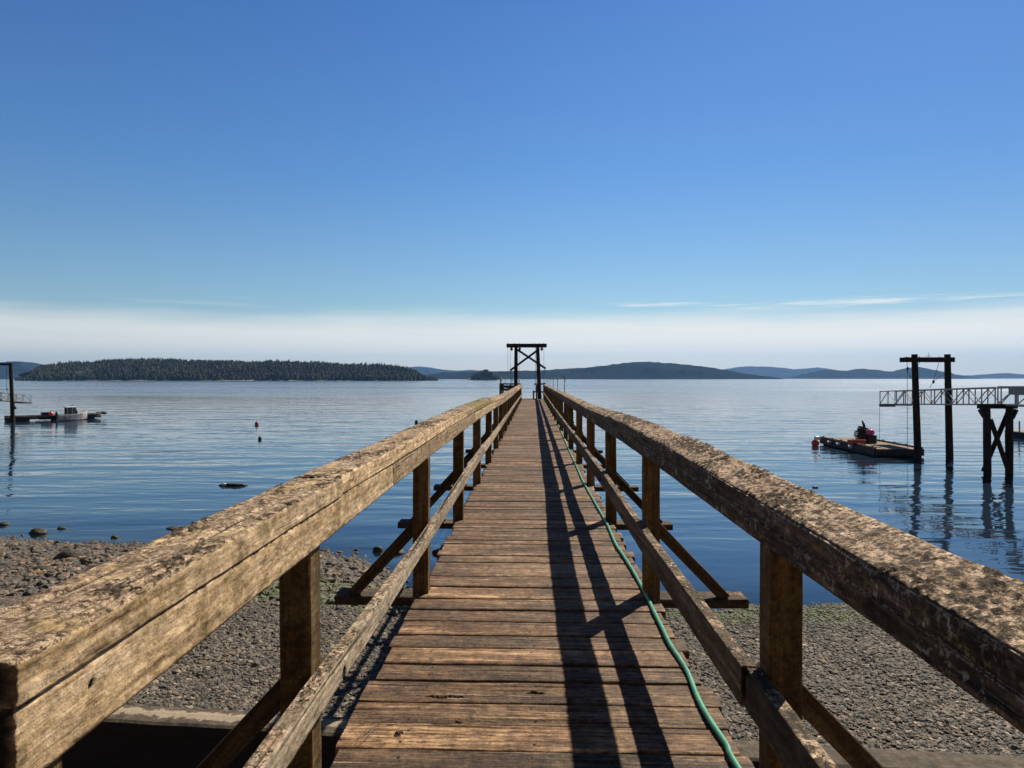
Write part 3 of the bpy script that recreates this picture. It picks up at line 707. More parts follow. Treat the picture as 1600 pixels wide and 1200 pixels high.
# ---- rails: swept boards with worn, crusted surfaces
def rail_board(name, matl, y0, y1, xi, xo, top_in, top_out, bot, seed, parent, crust=.006, rough=.0025, edge=.010, dents=(), gth=.27):
    """cross-section between x=xi (inner) and xo (outer); top_in/top_out/bot are functions of y giving z"""
    near = max(0, min(y0, 8)); step = .006 if y0 < 2.5 else .012 if y0 < 6 else .04 if y0 < 14 else .12
    ys = [y0]; 
    while ys[-1] < y1: ys.append(ys[-1]+(.006 if ys[-1] < 3 else .011 if ys[-1] < 6 else .03 if ys[-1] < 12 else .10))
    ys = np.array(ys[:-1]+[y1]); n = len(ys)
    m1, m2 = (34, 20) if y0 < 6 else (10, 8)
    # perimeter parameter list: (s, t) in unit square, going inner-bottom -> inner-top -> outer-top -> outer-bottom
    pts = [(0, t) for t in np.linspace(0, 1, m2)][:-1] + [(s, 1) for s in np.linspace(0, 1, m1)][:-1] + [(1, t) for t in np.linspace(1, 0, 6)][:-1] + [(s, 0) for s in np.linspace(1, 0, 6)][:-1]
    m = len(pts); V = np.zeros((n, m, 3)); hole_or_shade = np.zeros((n, m)); crs = np.zeros((n, m)); per = np.zeros(m)
    ti, to, bo = top_in(ys), top_out(ys), bot(ys); w_ = abs(xo-xi); hh = np.mean(ti-bo); sg = 1 if xo > xi else -1
    wav = lambda f, s: (fbm(ys*f, ys*0+s, seed, 3)-.5)
    acc = 0; prev = None
    for j, (s, t) in enumerate(pts):
        x = xi+(xo-xi)*s + wav(.5, 3)*.02; tp = ti+(to-ti)*s; z = bo+(tp-bo)*t
        if prev is not None: acc += math.hypot((s-prev[0])*w_, (t-prev[1])*hh)
        prev = (s, t); per[j] = acc
        # edge rounding
        ds = min(s, 1-s)*w_; dt = min(t, 1-t)*hh; rd = edge*(1+.9*wav(3, j*0+7))
        c = np.clip(1-max(ds, dt)/rd, 0, 1)
        nxv = (-1 if s == 0 else 1 if s == 1 else 0); nzv = (1 if t == 1 else -1 if t == 0 else 0)
        x = x - sg*nxv*0; 
        if s in (0, 1): x = x + sg*(1 if s == 0 else -1)*c**2*rd*.45*(t > .5)
        if t == 1: z = z - c**2*rd*.55
        u_ = ys; 
        if t == 1:
            cr = np.clip((fbm(ys*75, np.full(n, s*w_*95), seed+1, 3)-.47)*5, 0, 1)
            pat = np.clip((fbm(ys*5, np.full(n, s*w_*11), seed+2, 4)-.41)*5, 0, 1)
            cr = cr*pat; crs[:, j] = cr
            z = z + cr*crust + (fbm(ys*3, np.full(n, s*w_*70), seed+3, 3)-.5)*rough*2
            gv_ = np.clip((.30-fbm(ys*.8, np.full(n, s*w_*32), seed+8, 3))*9, 0, 1); z = z - gv_*.008; hole_or_shade[:, j] = gv_*.6
        elif s == 0:
            dsp = (fbm(ys*2.5, np.full(n, t*hh*60), seed+4, 4)-.5)*rough*2.2 + (fbm(ys*30, np.full(n, t*hh*30), seed+5, 3)-.5)*rough
            gv_ = np.clip((gth-fbm(ys*.9, np.full(n, t*hh*30), seed+6, 3))*9, 0, 1)
            dsp = dsp - gv_*.006; hole_or_shade[:, j] = gv_*.5
            x = x - sg*dsp
            for (dy, dtt, ry, rt, dp) in dents:
                q = ((ys-dy)/ry)**2+((t-dtt)/rt)**2; mk = np.clip((1.2-q)*2.5, 0, 1)
                x = x + sg*mk*dp; hole_or_shade[:, j] = np.maximum(hole_or_shade[:, j], mk)
        V[:, j, 0] = x; V[:, j, 1] = ys; V[:, j, 2] = z
    per_end = acc+w_/5
    # ragged ends
    V[0, :, 1] += (fbm(np.array([p[0]*9 for p in pts]), np.array([p[1]*9 for p in pts]), seed, 2)-.5)*.01
    P = V.reshape(-1, 3); f = []
    I, J = np.meshgrid(np.arange(n-1), np.arange(m), indexing='ij'); J2 = (J+1) % m
    q = np.stack([I*m+J, I*m+J2, (I+1)*m+J2, (I+1)*m+J], -1).reshape(-1, 4)
    if sg < 0: q = q[:, ::-1]
    q = q[:, ::-1]
    pe = np.append(per, per_end)
    UVq = np.zeros((len(q), 4, 2)); II = q//m; JJ = q % m
    UVq[..., 0] = ys[II]; UVq[..., 1] = pe[JJ]
    wrap = (JJ.max(1)-JJ.min(1) > 1)
    for r_ in np.where(wrap)[0]:
        for c_ in range(4):
            if JJ[r_, c_] == 0: UVq[r_, c_, 1] = per_end
    # end caps: grid fan to centre line
    base = len(P); c0 = P[:m].mean(0); c1 = P[-m:].mean(0)
    P = np.concatenate([P, [c0, c1]])
    me = bpy.data.meshes.new(name)
    faces = q.tolist(); jj = np.arange(m)
    e0 = [(int(j), int((j+1) % m), base) for j in jj]; e1 = [(int((n-1)*m+(j+1) % m), int((n-1)*m+j), base+1) for j in jj]
    if sg > 0: pass
    else: e0 = [t[::-1] for t in e0]; e1 = [t[::-1] for t in e1]
    me.from_pydata(P.tolist(), [], faces+e0+e1)
    ul = me.uv_layers.new(name='UVMap'); uvflat = UVq.reshape(-1, 2).tolist()
    for t in e0+e1: uvflat += [(P[i][0]*1.0, P[i][2]*1.0) for i in t]
    ul.data.foreach_set('uv', np.asarray(uvflat, np.float32).ravel())
    me.polygons.foreach_set('use_smooth', [True]*len(faces)+[False]*(2*m))
    hole_or_shade[0, :] = np.maximum(hole_or_shade[0, :], .35 if y0 < 1 else .1); attr(me, 'hole_or_shade', np.append(hole_or_shade.ravel(), [1.0, .3])); attr(me, 'crust', np.append(crs.ravel(), [0, 0])); mo_ = np.exp(-((ys-9.3)/1.9)**4)*(1 if xo < -.8 else .0)+.75*np.exp(-((ys-8.2)/1.2)**2)*(1 if xo > .8 else 0); attr(me, 'moss', np.append(np.repeat(mo_, m), [0, 0])); attr(me, 'rnd', np.full(len(P), (seed*.37) % 5))  # near end faces are blackened too: their shade painted in
    return obj(name, me, matl, parent)
def prof(ys, vals): return lambda y: H-np.interp(y, ys, vals)
LTO = prof([0, .9, 2.5, 5, 8, 11, 13, 16, 25, 46], [.372, .370, .358, .340, .322, .325, .366, .412, .42, .40])
LTI = prof([0, .9, 2.5, 5, 8, 11, 13, 16, 25, 46], [.372, .371, .352, .333, .332, .342, .370, .412, .43, .41])
LSE = prof([0, .9, 2.5, 5, 8, 11, 13, 16, 25, 46], [.436, .432, .417, .405, .402, .410, .435, .480, .49, .47])
LBO = prof([0, .9, 2.5, 5, 8, 11, 13, 16, 25, 46], [.552, .545, .530, .520, .520, .535, .555, .595, .60, .58])
LSE2 = lambda y: LSE(y)-.004
RTO = prof([0, 1.2, 2.5, 3.4, 4.5, 5.5, 7, 9.2, 12, 17, 46], [.355, .358, .342, .325, .318, .315, .335, .372, .37, .375, .41])
RTI = prof([0, 1.0, 1.6, 2.25, 3.5, 5.5, 7.1, 9.2, 12, 17, 46], [.410, .408, .400, .394, .376, .362, .365, .392, .39, .395, .43])
RSE = prof([0, 1.0, 2.25, 3.5, 5.5, 7.1, 9.2, 12, 17, 46], [.470, .466, .455, .440, .428, .43, .455, .45, .455, .49])
RSE2 = lambda y: RSE(y)-.004
RBO = prof([0, 1.0, 2.25, 3.5, 5.5, 7.1, 9.2, 12, 17, 46], [.525, .522, .522, .512, .510, .528, .545, .55, .555, .59])
def segs(j0, L, start, end):
    r_ = [start]; y = j0
    while y < end-.6:
        if y > start+.2: r_.append(y)
        y += L
    return r_+[end]
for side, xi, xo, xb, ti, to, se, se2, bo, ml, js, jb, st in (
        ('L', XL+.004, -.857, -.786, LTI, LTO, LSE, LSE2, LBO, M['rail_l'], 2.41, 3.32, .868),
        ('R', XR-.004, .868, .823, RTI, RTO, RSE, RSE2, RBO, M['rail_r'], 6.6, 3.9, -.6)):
    q = segs(js, 4.7, st, PEND)
    for i in range(len(q)-1):
        dn = []
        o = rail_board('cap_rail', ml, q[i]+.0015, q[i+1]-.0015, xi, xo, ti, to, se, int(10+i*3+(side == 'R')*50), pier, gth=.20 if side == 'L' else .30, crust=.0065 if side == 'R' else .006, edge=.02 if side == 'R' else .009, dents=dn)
    q = segs(jb, 4.7, st+.0, PEND)
    for i in range(len(q)-1):
        dn = [(1.03, .66, .007, .07, .006), (2.9, .5, .006, .05, .005)] if side == 'L' and i == 0 else []
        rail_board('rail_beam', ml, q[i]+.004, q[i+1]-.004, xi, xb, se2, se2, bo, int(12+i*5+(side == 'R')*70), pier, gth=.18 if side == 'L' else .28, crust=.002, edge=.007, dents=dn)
MLB = prof([0, 2, 4, 8, 14, 22, 46], [1.005, 1.01, 1.015, .99, 1.02, 1.02, 1.05]); MLT = prof([0, 2, 4, 8, 14, 22, 46], [.905, .915, .945, .89, .93, .94, .99])
MRB = prof([0, 2, 4, 8, 14, 22, 46], [1.02, 1.045, 1.06, 1.04, 1.05, 1.05, 1.0]); MRT = prof([0, 2, 4, 8, 14, 22, 46], [.915, .915, .93, .91, .93, .93, .88])
q = segs(4.4, 4.6, -.2, PEND)
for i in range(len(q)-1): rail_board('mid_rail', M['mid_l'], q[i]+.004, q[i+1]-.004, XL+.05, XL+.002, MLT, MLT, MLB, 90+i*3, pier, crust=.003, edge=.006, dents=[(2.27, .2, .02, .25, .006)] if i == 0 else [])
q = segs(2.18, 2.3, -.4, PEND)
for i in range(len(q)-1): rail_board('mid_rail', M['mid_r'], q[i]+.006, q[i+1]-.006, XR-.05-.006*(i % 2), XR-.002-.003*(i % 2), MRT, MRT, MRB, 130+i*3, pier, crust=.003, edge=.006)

# ---- posts, outriggers, braces
for i, y in enumerate(PY):
    hi = y < 7
    for sx, xin, bo in ((-1, XL, LBO), (1, XR, RBO)):
        yy = y
        if i == 0: yy = .93 if sx < 0 else -.1
        xc = xin+sx*PS/2 + (random.uniform(-.006, .006) if i > 1 else 0); b = MB()
        lean = random.uniform(-.008, .008)
        b.beam((xc, yy, DK-.30), (xc+lean, yy, float(bo(np.array([yy]))[0])-.0005), PS, PS, ch=.005, segs=14 if hi else 3, up=(0, 1, 0), wob=.002, seed=i*2+(sx > 0))
        b.build('post', M['post'], pier)
        if i == 0: continue
        # brace from the outrigger tip up to the post
        b = MB(); xo = sx*1.27 if sx > 0 else -1.21
        b.beam((xo, yy+PS/2+.026, DK-.05), (xin+sx*.03, yy+PS/2+.026, DK+.485), .042, .072, ch=.004, segs=4, wob=.002, seed=i+40)
        b.build('brace', M['brace'], pier)
    if i == 0: continue
    b = MB(); b.beam((-1.30+random.uniform(-.05, .05), y+.125, DK-.075), (1.37+random.uniform(-.06, .05), y+.125, DK-.075), .19, .058, ch=.005, segs=8, wob=.004, seed=i+70)
    o = b.build('outrigger', M['under'], pier)
    if y < 12:
        for xx in (XL-PS/2, XR+PS/2):
            for zz in (DK-.10, DK+.40):
                b = MB(); b.tube([(xx, y-PS/2-.001, zz), (xx, y-PS/2-.011, zz)], .010, 6); b.build('bolt', M['rust'], pier)
# ---- stringers and piles
for xx in (-.5, 0, .5):
    b = MB(); b.beam((xx, -3, DK-.215), (xx, PEND+.05, DK-.215), .075, .22, segs=20, wob=.004, seed=3); b.build('stringer', M['under'], pier)
for y in [7.0+4.6*i for i in range(9)]:
    for xx in (-.5, .5):
        b = MB(); b.tube([(xx*1.15, y, -3.5 if y > 15 else -.6), (xx*1.08, y, 1.5), (xx, y, DK-.33)], [.16, .15, .135], 14, wob=.06, seed=int(y)); b.build('pile', M['pile'], pier)
    b = MB(); b.beam((-.95, y, DK-.44), (.95, y, DK-.44), .2, .2, segs=3, wob=.004, seed=5); b.build('pile_cap', M['under'], pier)
    if y > 12:
        for s_ in (-1, 1):
            b = MB(); b.beam((-.62*s_, y+.17*s_, .2), (.58*s_, y+.17*s_, DK-.6), .05, .14, segs=2, seed=6); b.build('cross_brace', M['pile'], pier)

# ---- head of the pier: platform to the left, part of a gate to the right
HY0, HY1 = 43.2, 47.6
b = MB(); yy = PEND+.02
while yy < HY1:
    b.beam((-2.15, yy+.09, DK-.02), (.85, yy+.09, DK-.02), .178, .04, segs=2, seed=int(yy*7)); yy += .186
yy = HY0
while yy < PEND:
    b.beam((-2.15, yy+.09, DK-.02), (-.80, yy+.09, DK-.02), .178, .04, segs=2, seed=int(yy*7)); yy += .186
b.build('platform_deck', M['deck'], pier)
RH = DK+1.04
def hr(p0, p1, w=.14, h=.05, mt='under'):
    b = MB(); b.beam(p0, p1, w, h, segs=4, wob=.004, seed=int(abs(p0[0]*10))); return b.build('platform_rail', M[mt], pier)
hr((-2.1, HY0, RH), (-.87, HY0, RH), .12, .09); hr((-2.1, HY0+.01, RH-.17), (-.80, HY0+.01, RH-.17), .04, .16)
hr((-2.1, HY0+.01, RH-.36), (-.80, HY0+.01, RH-.36), .04, .14); hr((-2.1, HY0+.01, RH-.62), (-.80, HY0+.01, RH-.62), .04, .14)
hr((-2.05, HY0+.1, RH-.02), (-2.05, HY1, RH-.02)); hr((-2.05, HY0+.1, RH-.5), (-2.05, HY1, RH-.5), .04, .12)
hr((-2.0, HY1-.1, RH-.03), (-.8, HY1-.1, RH-.03))
hr((.10, PEND+.10, RH-.02), (.80, PEND+.10, RH-.02), .12, .085); hr((.05, PEND+.14, DK+.5), (.80, PEND+.14, DK+.5), .045, .09)
for (x, y, t) in ((-2.05, HY0, RH-.05), (-1.4, HY0+.07, RH-.05), (-2.05, 45.3, RH-.05), (-2.05, HY1-.1, RH-.06), (-.9, HY1-.1, RH-.06), (.27, PEND+.1, RH-.07), (.07, PEND+.2, DK+.58), (.79, 46.3, RH), (.79, HY1-.1, RH)):
    b = MB(); b.beam((x, y, DK-.3), (x, y, t), .1, .1, up=(0, 1, 0), seed=4); b.build('post', M['under'], pier)
hr((.79, PEND+.12, RH+.02), (.79, HY1, RH+.02))
for (x, y) in ((-1.9, 44), (-1.9, 47.2), (.6, 47.2)):
    b = MB(); b.tube([(x, y, -3.5), (x, y, DK-.05)], [.16, .14], 12, wob=.05, seed=8); b.build('pile', M['pile'], pier)

# gantry at the end of the pier
GY = 46.2
ga = empty('gantry', (-.33, GY, 0)); tag(ga, 'black timber gantry with crossed braces standing at the far end of the pier', 'gantry')
def Gp(px, py, Y=GY): return PD(px, py, Y) - np.array([-.33, GY, 0])
for px0, px1 in ((806.4, 805.9), (840.2, 843.2)):
    t = Gp(px0, 542.5); q = Gp(px1, 622); q2 = q+(q-t)*.9; b = MB()
    b.tube([(t[0], 0, t[2]), (q[0], 0, q[2]), (q[0], 0, -3.5)], [.115, .135, .15], 14, wob=.05, seed=3); b.build('pile', M['pile'], ga)
a0, a1 = Gp(791.5, 540), Gp(854.3, 540)
for dy in (-.17, .17):
    b = MB(); b.beam((a0[0], dy, a0[2]), (a1[0], dy, a1[2]), .09, .25, segs=6, wob=.006, seed=9); b.build('cross_beam', M['pile'], ga)
for (p, q, dy) in (((809, 547), (852.6, 576), -.29), ((840, 547), (796.7, 579), .26)):
    a0, a1 = Gp(*p), Gp(*q); b = MB(); b.beam((a0[0], dy, a0[2]), (a1[0], dy, a1[2]), .05, .14, segs=2, wob=.003); b.build('brace', M['pile'], ga)
for px, yb in ((793.3, 590), (797.3, 600), (811, 600), (836.5, 612), (849.8, 596), (837.6, 600)):
    a0, a1 = Gp(px, 543), Gp(px+.2, yb); b = MB(); b.tube([(a0[0], 0.03, a0[2]), (a1[0], .03, a1[2])], .009, 5); b.build('cable', M['cable'], ga)
for px in (799.5, 812, 846.5):
    a0 = Gp(px, 545.5); b = MB(); b.blob((a0[0], 0, a0[2]), (.09, .07, .12), 8, 6, .2, int(px)); b.build('pulley', M['black'], ga)
for px in (794, 804, 811, 834.5, 843, 849):
    b = MB(); a0 = Gp(px, 537); b.tube([(a0[0], -.05, a0[2]-.05), (a0[0], -.05, a0[2]+.05)], .018, 6); b.build('bolt', M['rust'], ga)

# white float on the platform
fo = PD(798, 606.2, 44.2); b = MB(); b.tube([(fo[0]-.18, 44.1, fo[2]), (fo[0]-.14, 44.1, fo[2]), (fo[0]+.14, 44.1, fo[2]), (fo[0]+.18, 44.1, fo[2])], [.05, .13, .13, .05], 14)
fl = empty('net_float', (0, 0, 0))
b.build('float_body', M['white'], fl, True)
b = MB(); b.tube([(fo[0]-.26, 44.1, fo[2]), (fo[0]+.26, 44.1, fo[2])], .018, 6); b.build('rope', M['black'], fl)
b = MB(); b.tube([(fo[0], 44.1, fo[2]-.12), (fo[0], 44.1, DK+.03)], [.05, .07], 8); b.build('stand', M['black'], fl)
tag(fl, 'white float on a stub by the left rail of the pier head', 'float')

# solar stake lights on the rails
def solar():
    r_ = empty('solar_light')
    b = MB(); b.tube([(0, 0, 0), (0, 0, .33)], .009, 8); b.build('stake', M['black'], r_)
    b = MB(); b.lathe((0, 0, .325), [(0, .012), (.01, .026), (.055, .032), (.06, .03)], 12); b.build('lens', M['lens'], r_)
    b = MB(); b.lathe((0, 0, .385), [(0, .045), (.012, .046), (.03, .03), (.034, .004)], 12); b.build('cap', M['black'], r_)
    return r_
proto = solar()
def copy_thing(o):
    c = o.copy(); C.objects.link(c)
    for ch in list(o.children):
        d_ = ch.copy(); C.objects.link(d_); d_.parent = c
        d_.matrix_parent_inverse = ch.matrix_parent_inverse.copy()
    return c
ORD = ['nearest', 'second nearest', 'third nearest', 'fourth nearest', 'fifth nearest', 'sixth nearest', 'farthest']
first = True
LS = [(.83, RTO, y, 'right') for y in (17.8, 22.6, 27.4, 32.6, 37.6, 42.6)] + [(-.82, LTO, y, 'left') for y in (17.6, 27.0, 36.5, 42.2)]
cnt = {'left': 0, 'right': 0}
for (x, fz, y, sd_) in LS:
    o = proto if first else copy_thing(proto); first = False
    o.location = (x, y, float(fz(np.array([y]))[0])-.005); o.rotation_euler = (random.uniform(-.03, .03), random.uniform(-.03, .06), 0)
    n = cnt[sd_]; cnt[sd_] += 1
    last = (n == 5 and sd_ == 'right') or (n == 3 and sd_ == 'left')
    tag(o, '%s slim black solar stake light on the %s rail of the pier' % ('farthest' if last else ORD[n], sd_), 'solar light', 'solar stake lights along the pier')
for i, (x, y) in enumerate(((-2.05, 43.25), (-1.72, 43.25), (-2.05, 45.4), (-1.45, 47.45), (-.95, 47.45), (.79, 47.2))):
    o = copy_thing(proto); o.location = (x, y, RH+(.045 if y < 43.3 else .0 if x < 0 else .045))
    tag(o, ['solar stake light on the outer left corner of the pier head rail', 'solar stake light just inside the left corner of the pier head rail', 'solar stake light half way along the outer left side of the pier head',
            'solar stake light on the far rail of the pier head, left one', 'solar stake light on the far rail of the pier head, right one', 'solar stake light on the pier head rail to the right of the gantry'][i], 'solar light', 'solar stake lights on the pier head')

# garden hose
hp = [(1150, 1195), (1136, 1166), (1107, 1122), (1090, 1090), (1075, 1052), (1062, 1030), (1047, 1007), (1035, 982), (1020, 952), (1010, 930), (1000, 912), (989, 892), (975, 870), (962, 850), (950, 822), (942, 807), (922, 772), (910, 750), (900, 727), (892, 710), (880, 682), (866, 650), (857, 634)]
hw = [PW(px, py, DK+.012) for px, py in hp]; hw = np.array([[.72, .3, 0], [.75, 1.1, 0], [.77, 1.8, 0]]+[list(q) for q in hw]); hw[:, 2] = DK+.0125
hw = np.vstack([hw, [[.70, 44.6, DK+.0125]]])
t = np.arange(len(hw)); tt = np.linspace(0, len(hw)-1, 420)
def cr(P, tt):
    o = []
    for q in tt:
        i = int(min(max(math.floor(q), 0), len(P)-2)); u = q-i
        p0, p1, p2, p3 = P[max(i-1, 0)], P[i], P[i+1], P[min(i+2, len(P)-1)]
        o.append(.5*((2*p1)+(-p0+p2)*u+(2*p0-5*p1+4*p2-p3)*u*u+(-p0+3*p1-3*p2+p3)*u**3))
    return np.array(o)
hs = cr(hw, tt); hs[:, 2] = DK+.0135
b = MB(); b.tube(hs, .0115, 10); o = b.build('garden_hose', M['hose'], None, True)
tag(o, 'green garden hose snaking along the right side of the pier deck', 'hose')
# twigs on the deck
b = MB(); tp = [(548, 1160), (560, 1152), (574, 1143), (584, 1134), (592, 1130), (606, 1129), (622, 1128)]
b.tube(cr(np.array([PW(a, c, DK+.008) for a, c in tp]), np.linspace(0, 6, 24)), np.linspace(.0012, .002, 24), 5)
tp = [(564, 1160), (574, 1150), (580, 1142), (584, 1134)]
b.tube(cr(np.array([PW(a, c, DK+.009) for a, c in tp]), np.linspace(0, 3, 12)), .0012, 5)
tag(b.build('twig', M['twig']), 'thin forked dry twig lying on the near deck planks', 'twig')

# ================================================================ water things
def rock(px, py, w, h, seed, label, z=0.0, mt='rockm', amp=.3, dy=.7):
    c = PW(px, py, z); s = np.linalg.norm(c[:2])/F; b = MB()
    if z == 0.0 and c[1] < 22:
        for _ in range(12):
            z = max(float(ground(c[0], c[1], False)), 0); c = PW(px, py, .5*c[2]+.5*z)
    b.blob((0, 0, h*s*.10), (w*s/2, w*s/2*dy, h*s*.62), 18, 12, amp, seed)
    o = b.build('rock', M[mt], None, True); o.location = c
    return tag(o, label, 'rock')
m, k, p = mat('seaweed_rock'); M['rockm'] = m
tc = k.new('ShaderNodeTexCoord'); n1 = k.noise(tc.outputs['Object'], 9, 6, .7)
k.put(p.inputs['Base Color'], k.ramp(n1, [(.35, (.008, .008, .006)), (.52, (.03, .026, .012)), (.62, (.09, .075, .035)), (.75, (.05, .045, .02))]))
p.inputs['Roughness'].default_value = .6; k.put(p.inputs['Normal'], k.bump(n1, 1, .05))
rock(110, 876, 34, 18, 1, 'large dark rounded boulder among the cobbles at left')
rock(63, 893, 26, 11, 2, 'brown boulder low in the cobbles left of the dark boulder')
rock(58, 874, 22, 8, 3, 'flat brown boulder half sunk in the upper cobbles')
rock(60, 833, 24, 8, 4, 'flat dark rock in the shallows off the cobble beach')
rock(96, 826, 11, 4, 5, 'tiny dark rock in the water beside the flat rock')
rock(5, 820, 16, 5, 6, 'small dark rock in the water at the left edge')
rock(272, 826, 24, 4, 7, 'thin flat dark rock in the water just above the left rail')
rock(590, 861, 15, 11, 8, 'rounded stone at the water edge right of the near left post')
rock(618, 864, 30, 9, 9, 'low weedy stone in the shallows behind the left brace')
rock(683, 864, 15, 10, 10, 'dark rounded rock in the water beside the left deck edge')
rock(363, 758.5, 30, 5, 11, 'weedy half sunken rock in open water with a pale tip', amp=.9)
rock(1274, 762, 9, 4, 12, 'small black rock in the water above the right rail')
rock(180, 840, 10, 4, 13, 'small stone at the water line of the cobble beach')
b = MB(); c = PW(350, 759.5, 0); b.blob((0, 0, .07), (.13, .09, .07), 10, 8, .2, 4); o = b.build('shell_clump', M['white'], None, True); o.location = c
tag(o, 'small whitish tip beside the half sunken rock in open water', 'shell')

def buoy(px, py, r_, cols, label, tall=1.0):
    c = PW(px, py, 0); e = empty('buoy', c); s = np.linalg.norm(c[:2])/F; q = r_*s
    b = MB(); b.lathe((0, 0, -.3*q), [(0, .3*q), (.3*q, .85*q), (.9*q*tall, q), (1.5*q*tall, .8*q), (1.9*q*tall, .3*q), (2.0*q*tall, .05*q)], 16); b.build('float_body', M[cols[0]], e, True)
    b = MB(); b.lathe((0, 0, 1.65*q*tall), [(0, .28*q), (.2*q, .25*q), (.5*q, .12*q), (.55*q, .02*q)], 10); b.build('top_eye', M[cols[1]], e, True)
    tag(e, label, 'buoy')
buoy(401, 664, 2.9, ('red', 'orange'), 'dark red mooring buoy with bright top in open water at left')
buoy(406, 687, 2.8, ('black', 'black'), 'black mooring buoy in open water below the red buoy')
buoy(650.5, 662.5, 2.7, ('rubber', 'white'), 'tall dark drum buoy with pale top close to the left rail', 1.3)

# ================================================================ right-hand neighbour
NX = 24.0
gR = empty('gantry', (NX, 41.2, 0)); tag(gR, 'tall two pile timber gantry lifting the aluminium gangway at right', 'gantry')
for px, ptop, lean in ((1429, 553.5, 1434.5), (1480.5, 553.5, 1484)):
    a0 = PD(px, ptop, 41.2)-np.array([NX, 41.2, 0]); a1 = PD(lean, 716, 41.2)-np.array([NX, 41.2, 0]); a2 = a1+(a1-a0)*.5
    b = MB(); b.tube([a0, (a0+a1)/2, a1, a2], [.17, .185, .205, .21], 16, wob=.05, seed=2); b.build('pile', M['pile'], gR)
a0 = PD(1413, 562, 40.98)-np.array([NX, 41.2, 0]); a1 = PD(1491.5, 562, 40.98)-np.array([NX, 41.2, 0])
b = MB(); b.beam(a0, a1, .12, .29, segs=6, wob=.006, seed=4); b.build('cross_beam', M['pile'], gR)
a0 = a0+np.array([0, .45, 0]); a1 = a1+np.array([0, .45, 0]); b = MB(); b.beam(a0, a1, .12, .28, segs=6, wob=.006, seed=5); b.build('cross_beam', M['pile'], gR)
def G2(px, py, Y=41.2): return PD(px, py, Y)-np.array([NX, 41.2, 0])
for pts in ([(1417.5, 566), (1417.8, 576), (1418, 705)], [(1467.5, 566), (1458.5, 596), (1453, 606)], [(1477, 583), (1458.5, 596)], [(1417.8, 578), (1424, 592)], [(1437, 566), (1435, 570)]):
    b = MB(); b.tube([G2(*q) for q in pts], .014, 5); b.build('cable', M['cable'], gR)
for px, py in ((1418.3, 576), (1458.7, 596.5)):
    q = G2(px, py); b = MB(); b.blob(q, (.07, .06, .11), 8, 6, .15, 3); b.build('pulley', M['black'], gR)
b = MB(); q = G2(1451, 565); b.tube([q, q+np.array([0, 0, .52])], .012, 5); b.tube([q+np.array([-.11, 0, .33]), q+np.array([.11, 0, .33])], .010, 5)
for d_ in (-.11, .11): b.tube([q+np.array([d_, 0, .28]), q+np.array([d_, 0, .38])], .008, 5)
b.build('antenna', M['galv'], gR)
for px in (1416.5, 1437, 1467.5): q = G2(px, 558); b = MB(); b.tube([q-np.array([0, 0, .03]), q+np.array([0, 0, .06])], .02, 6); b.build('bolt', M['rust'], gR)

def truss_side(x, y0, z0, y1, z1, h, n, name, parent, r_=.032, mt='alu', both=False):
    b = MB(); P = lambda t, u: np.array([x, y0+(y1-y0)*t, z0+(z1-z0)*t+u])
    b.beam(P(0, 0), P(1, 0), r_*2.2, r_*2.2); b.beam(P(0, h), P(1, h), r_*2, r_*2)
    for i in range(n+1): b.beam(P(i/n, r_), P(i/n, h-r_), r_*1.5, r_*1.5)
    for i in range(n):
        a_, c_ = ((i, 0), (i+1, h)) if i % 2 == 0 else ((i, h), (i+1, 0))
        b.beam(P(a_[0]/n, max(r_, min(h-r_, a_[1]))), P(c_[0]/n, max(r_, min(h-r_, c_[1]))), r_*1.4, r_*1.4)
    return b.build(name, M[mt], parent)
gw = empty('gangway', (0, 0, 0)); tag(gw, 'aluminium truss gangway hanging from the right gantry above the float', 'gangway')
zb0, zb1 = H-1.75, H-1.33
truss_side(23.5, 46.9, zb0, 35.4, zb1, .86, 11, 'side_truss', gw); truss_side(24.5, 46.9, zb0, 35.4, zb1, .86, 11, 'side_truss', gw)
b = MB(); b.beam((24, 46.9, zb0-.02), (24, 35.4, zb1-.02), .94, .05, segs=2); b.build('walkway', M['alu'], gw)
b = MB(); b.beam((24, 46.95, zb0-.06), (24, 44.9, zb0+.02), 1.1, .10, segs=2); b.tube([(23.5, 46.9, zb0-.11), (24.5, 46.9, zb0-.11)], .08, 10); b.build('landing_skid', M['black'], gw)
b = MB(); b.tube([(23.5, 46.95, zb0), (23.5, 46.95, .45)], .012, 5); b.build('rope', M['cable'], gw)
pr = empty('approach_pier', (0, 0, 0)); tag(pr, 'fixed aluminium railed walkway leading to the right gangway, cut by the frame', 'walkway')
zt = H-1.33
truss_side(23.5, 35.2, zt, 14, zt+.3, .9, 16, 'side_railing', pr); truss_side(24.5, 35.2, zt, 14, zt+.3, .9, 16, 'side_railing', pr)
b = MB(); b.beam((24, 35.2, zt-.03), (24, 14, zt+.27), .95, .08, segs=2); b.build('walkway', M['alu'], pr)
b = MB(); a0 = PD(1586, 603.5, 34.2); b.beam((23.46, 34.35, H-.62), (23.46, 33.2, H-.62), .04, .38); b.build('side_panel', M['galv'], pr)
ts = empty('trestle', (NX, 34.8, 0)); tag(ts, 'black timber trestle with crossed braces carrying the gangway at right', 'trestle')
def T2(px, py, Y=34.8): return PD(px, py, Y)-np.array([NX, 34.8, 0])
a0, a1 = T2(1530, 634.7), T2(1587, 634.7); b = MB(); b.beam(a0, a1, .34, .24, segs=4, wob=.008); b.build('cap_beam', M['pile'], ts)
for t0, t1 in ((1542, 1543), (1577.5, 1577)):
    a0, a1 = T2(t0, 638.6), T2(t1, 738); b = MB(); b.tube([a0, (a0+a1)/2, a1, a1+(a1-a0)*.5], [.165, .175, .18, .18], 14, wob=.06, seed=7); b.build('pile', M['pile'], ts)
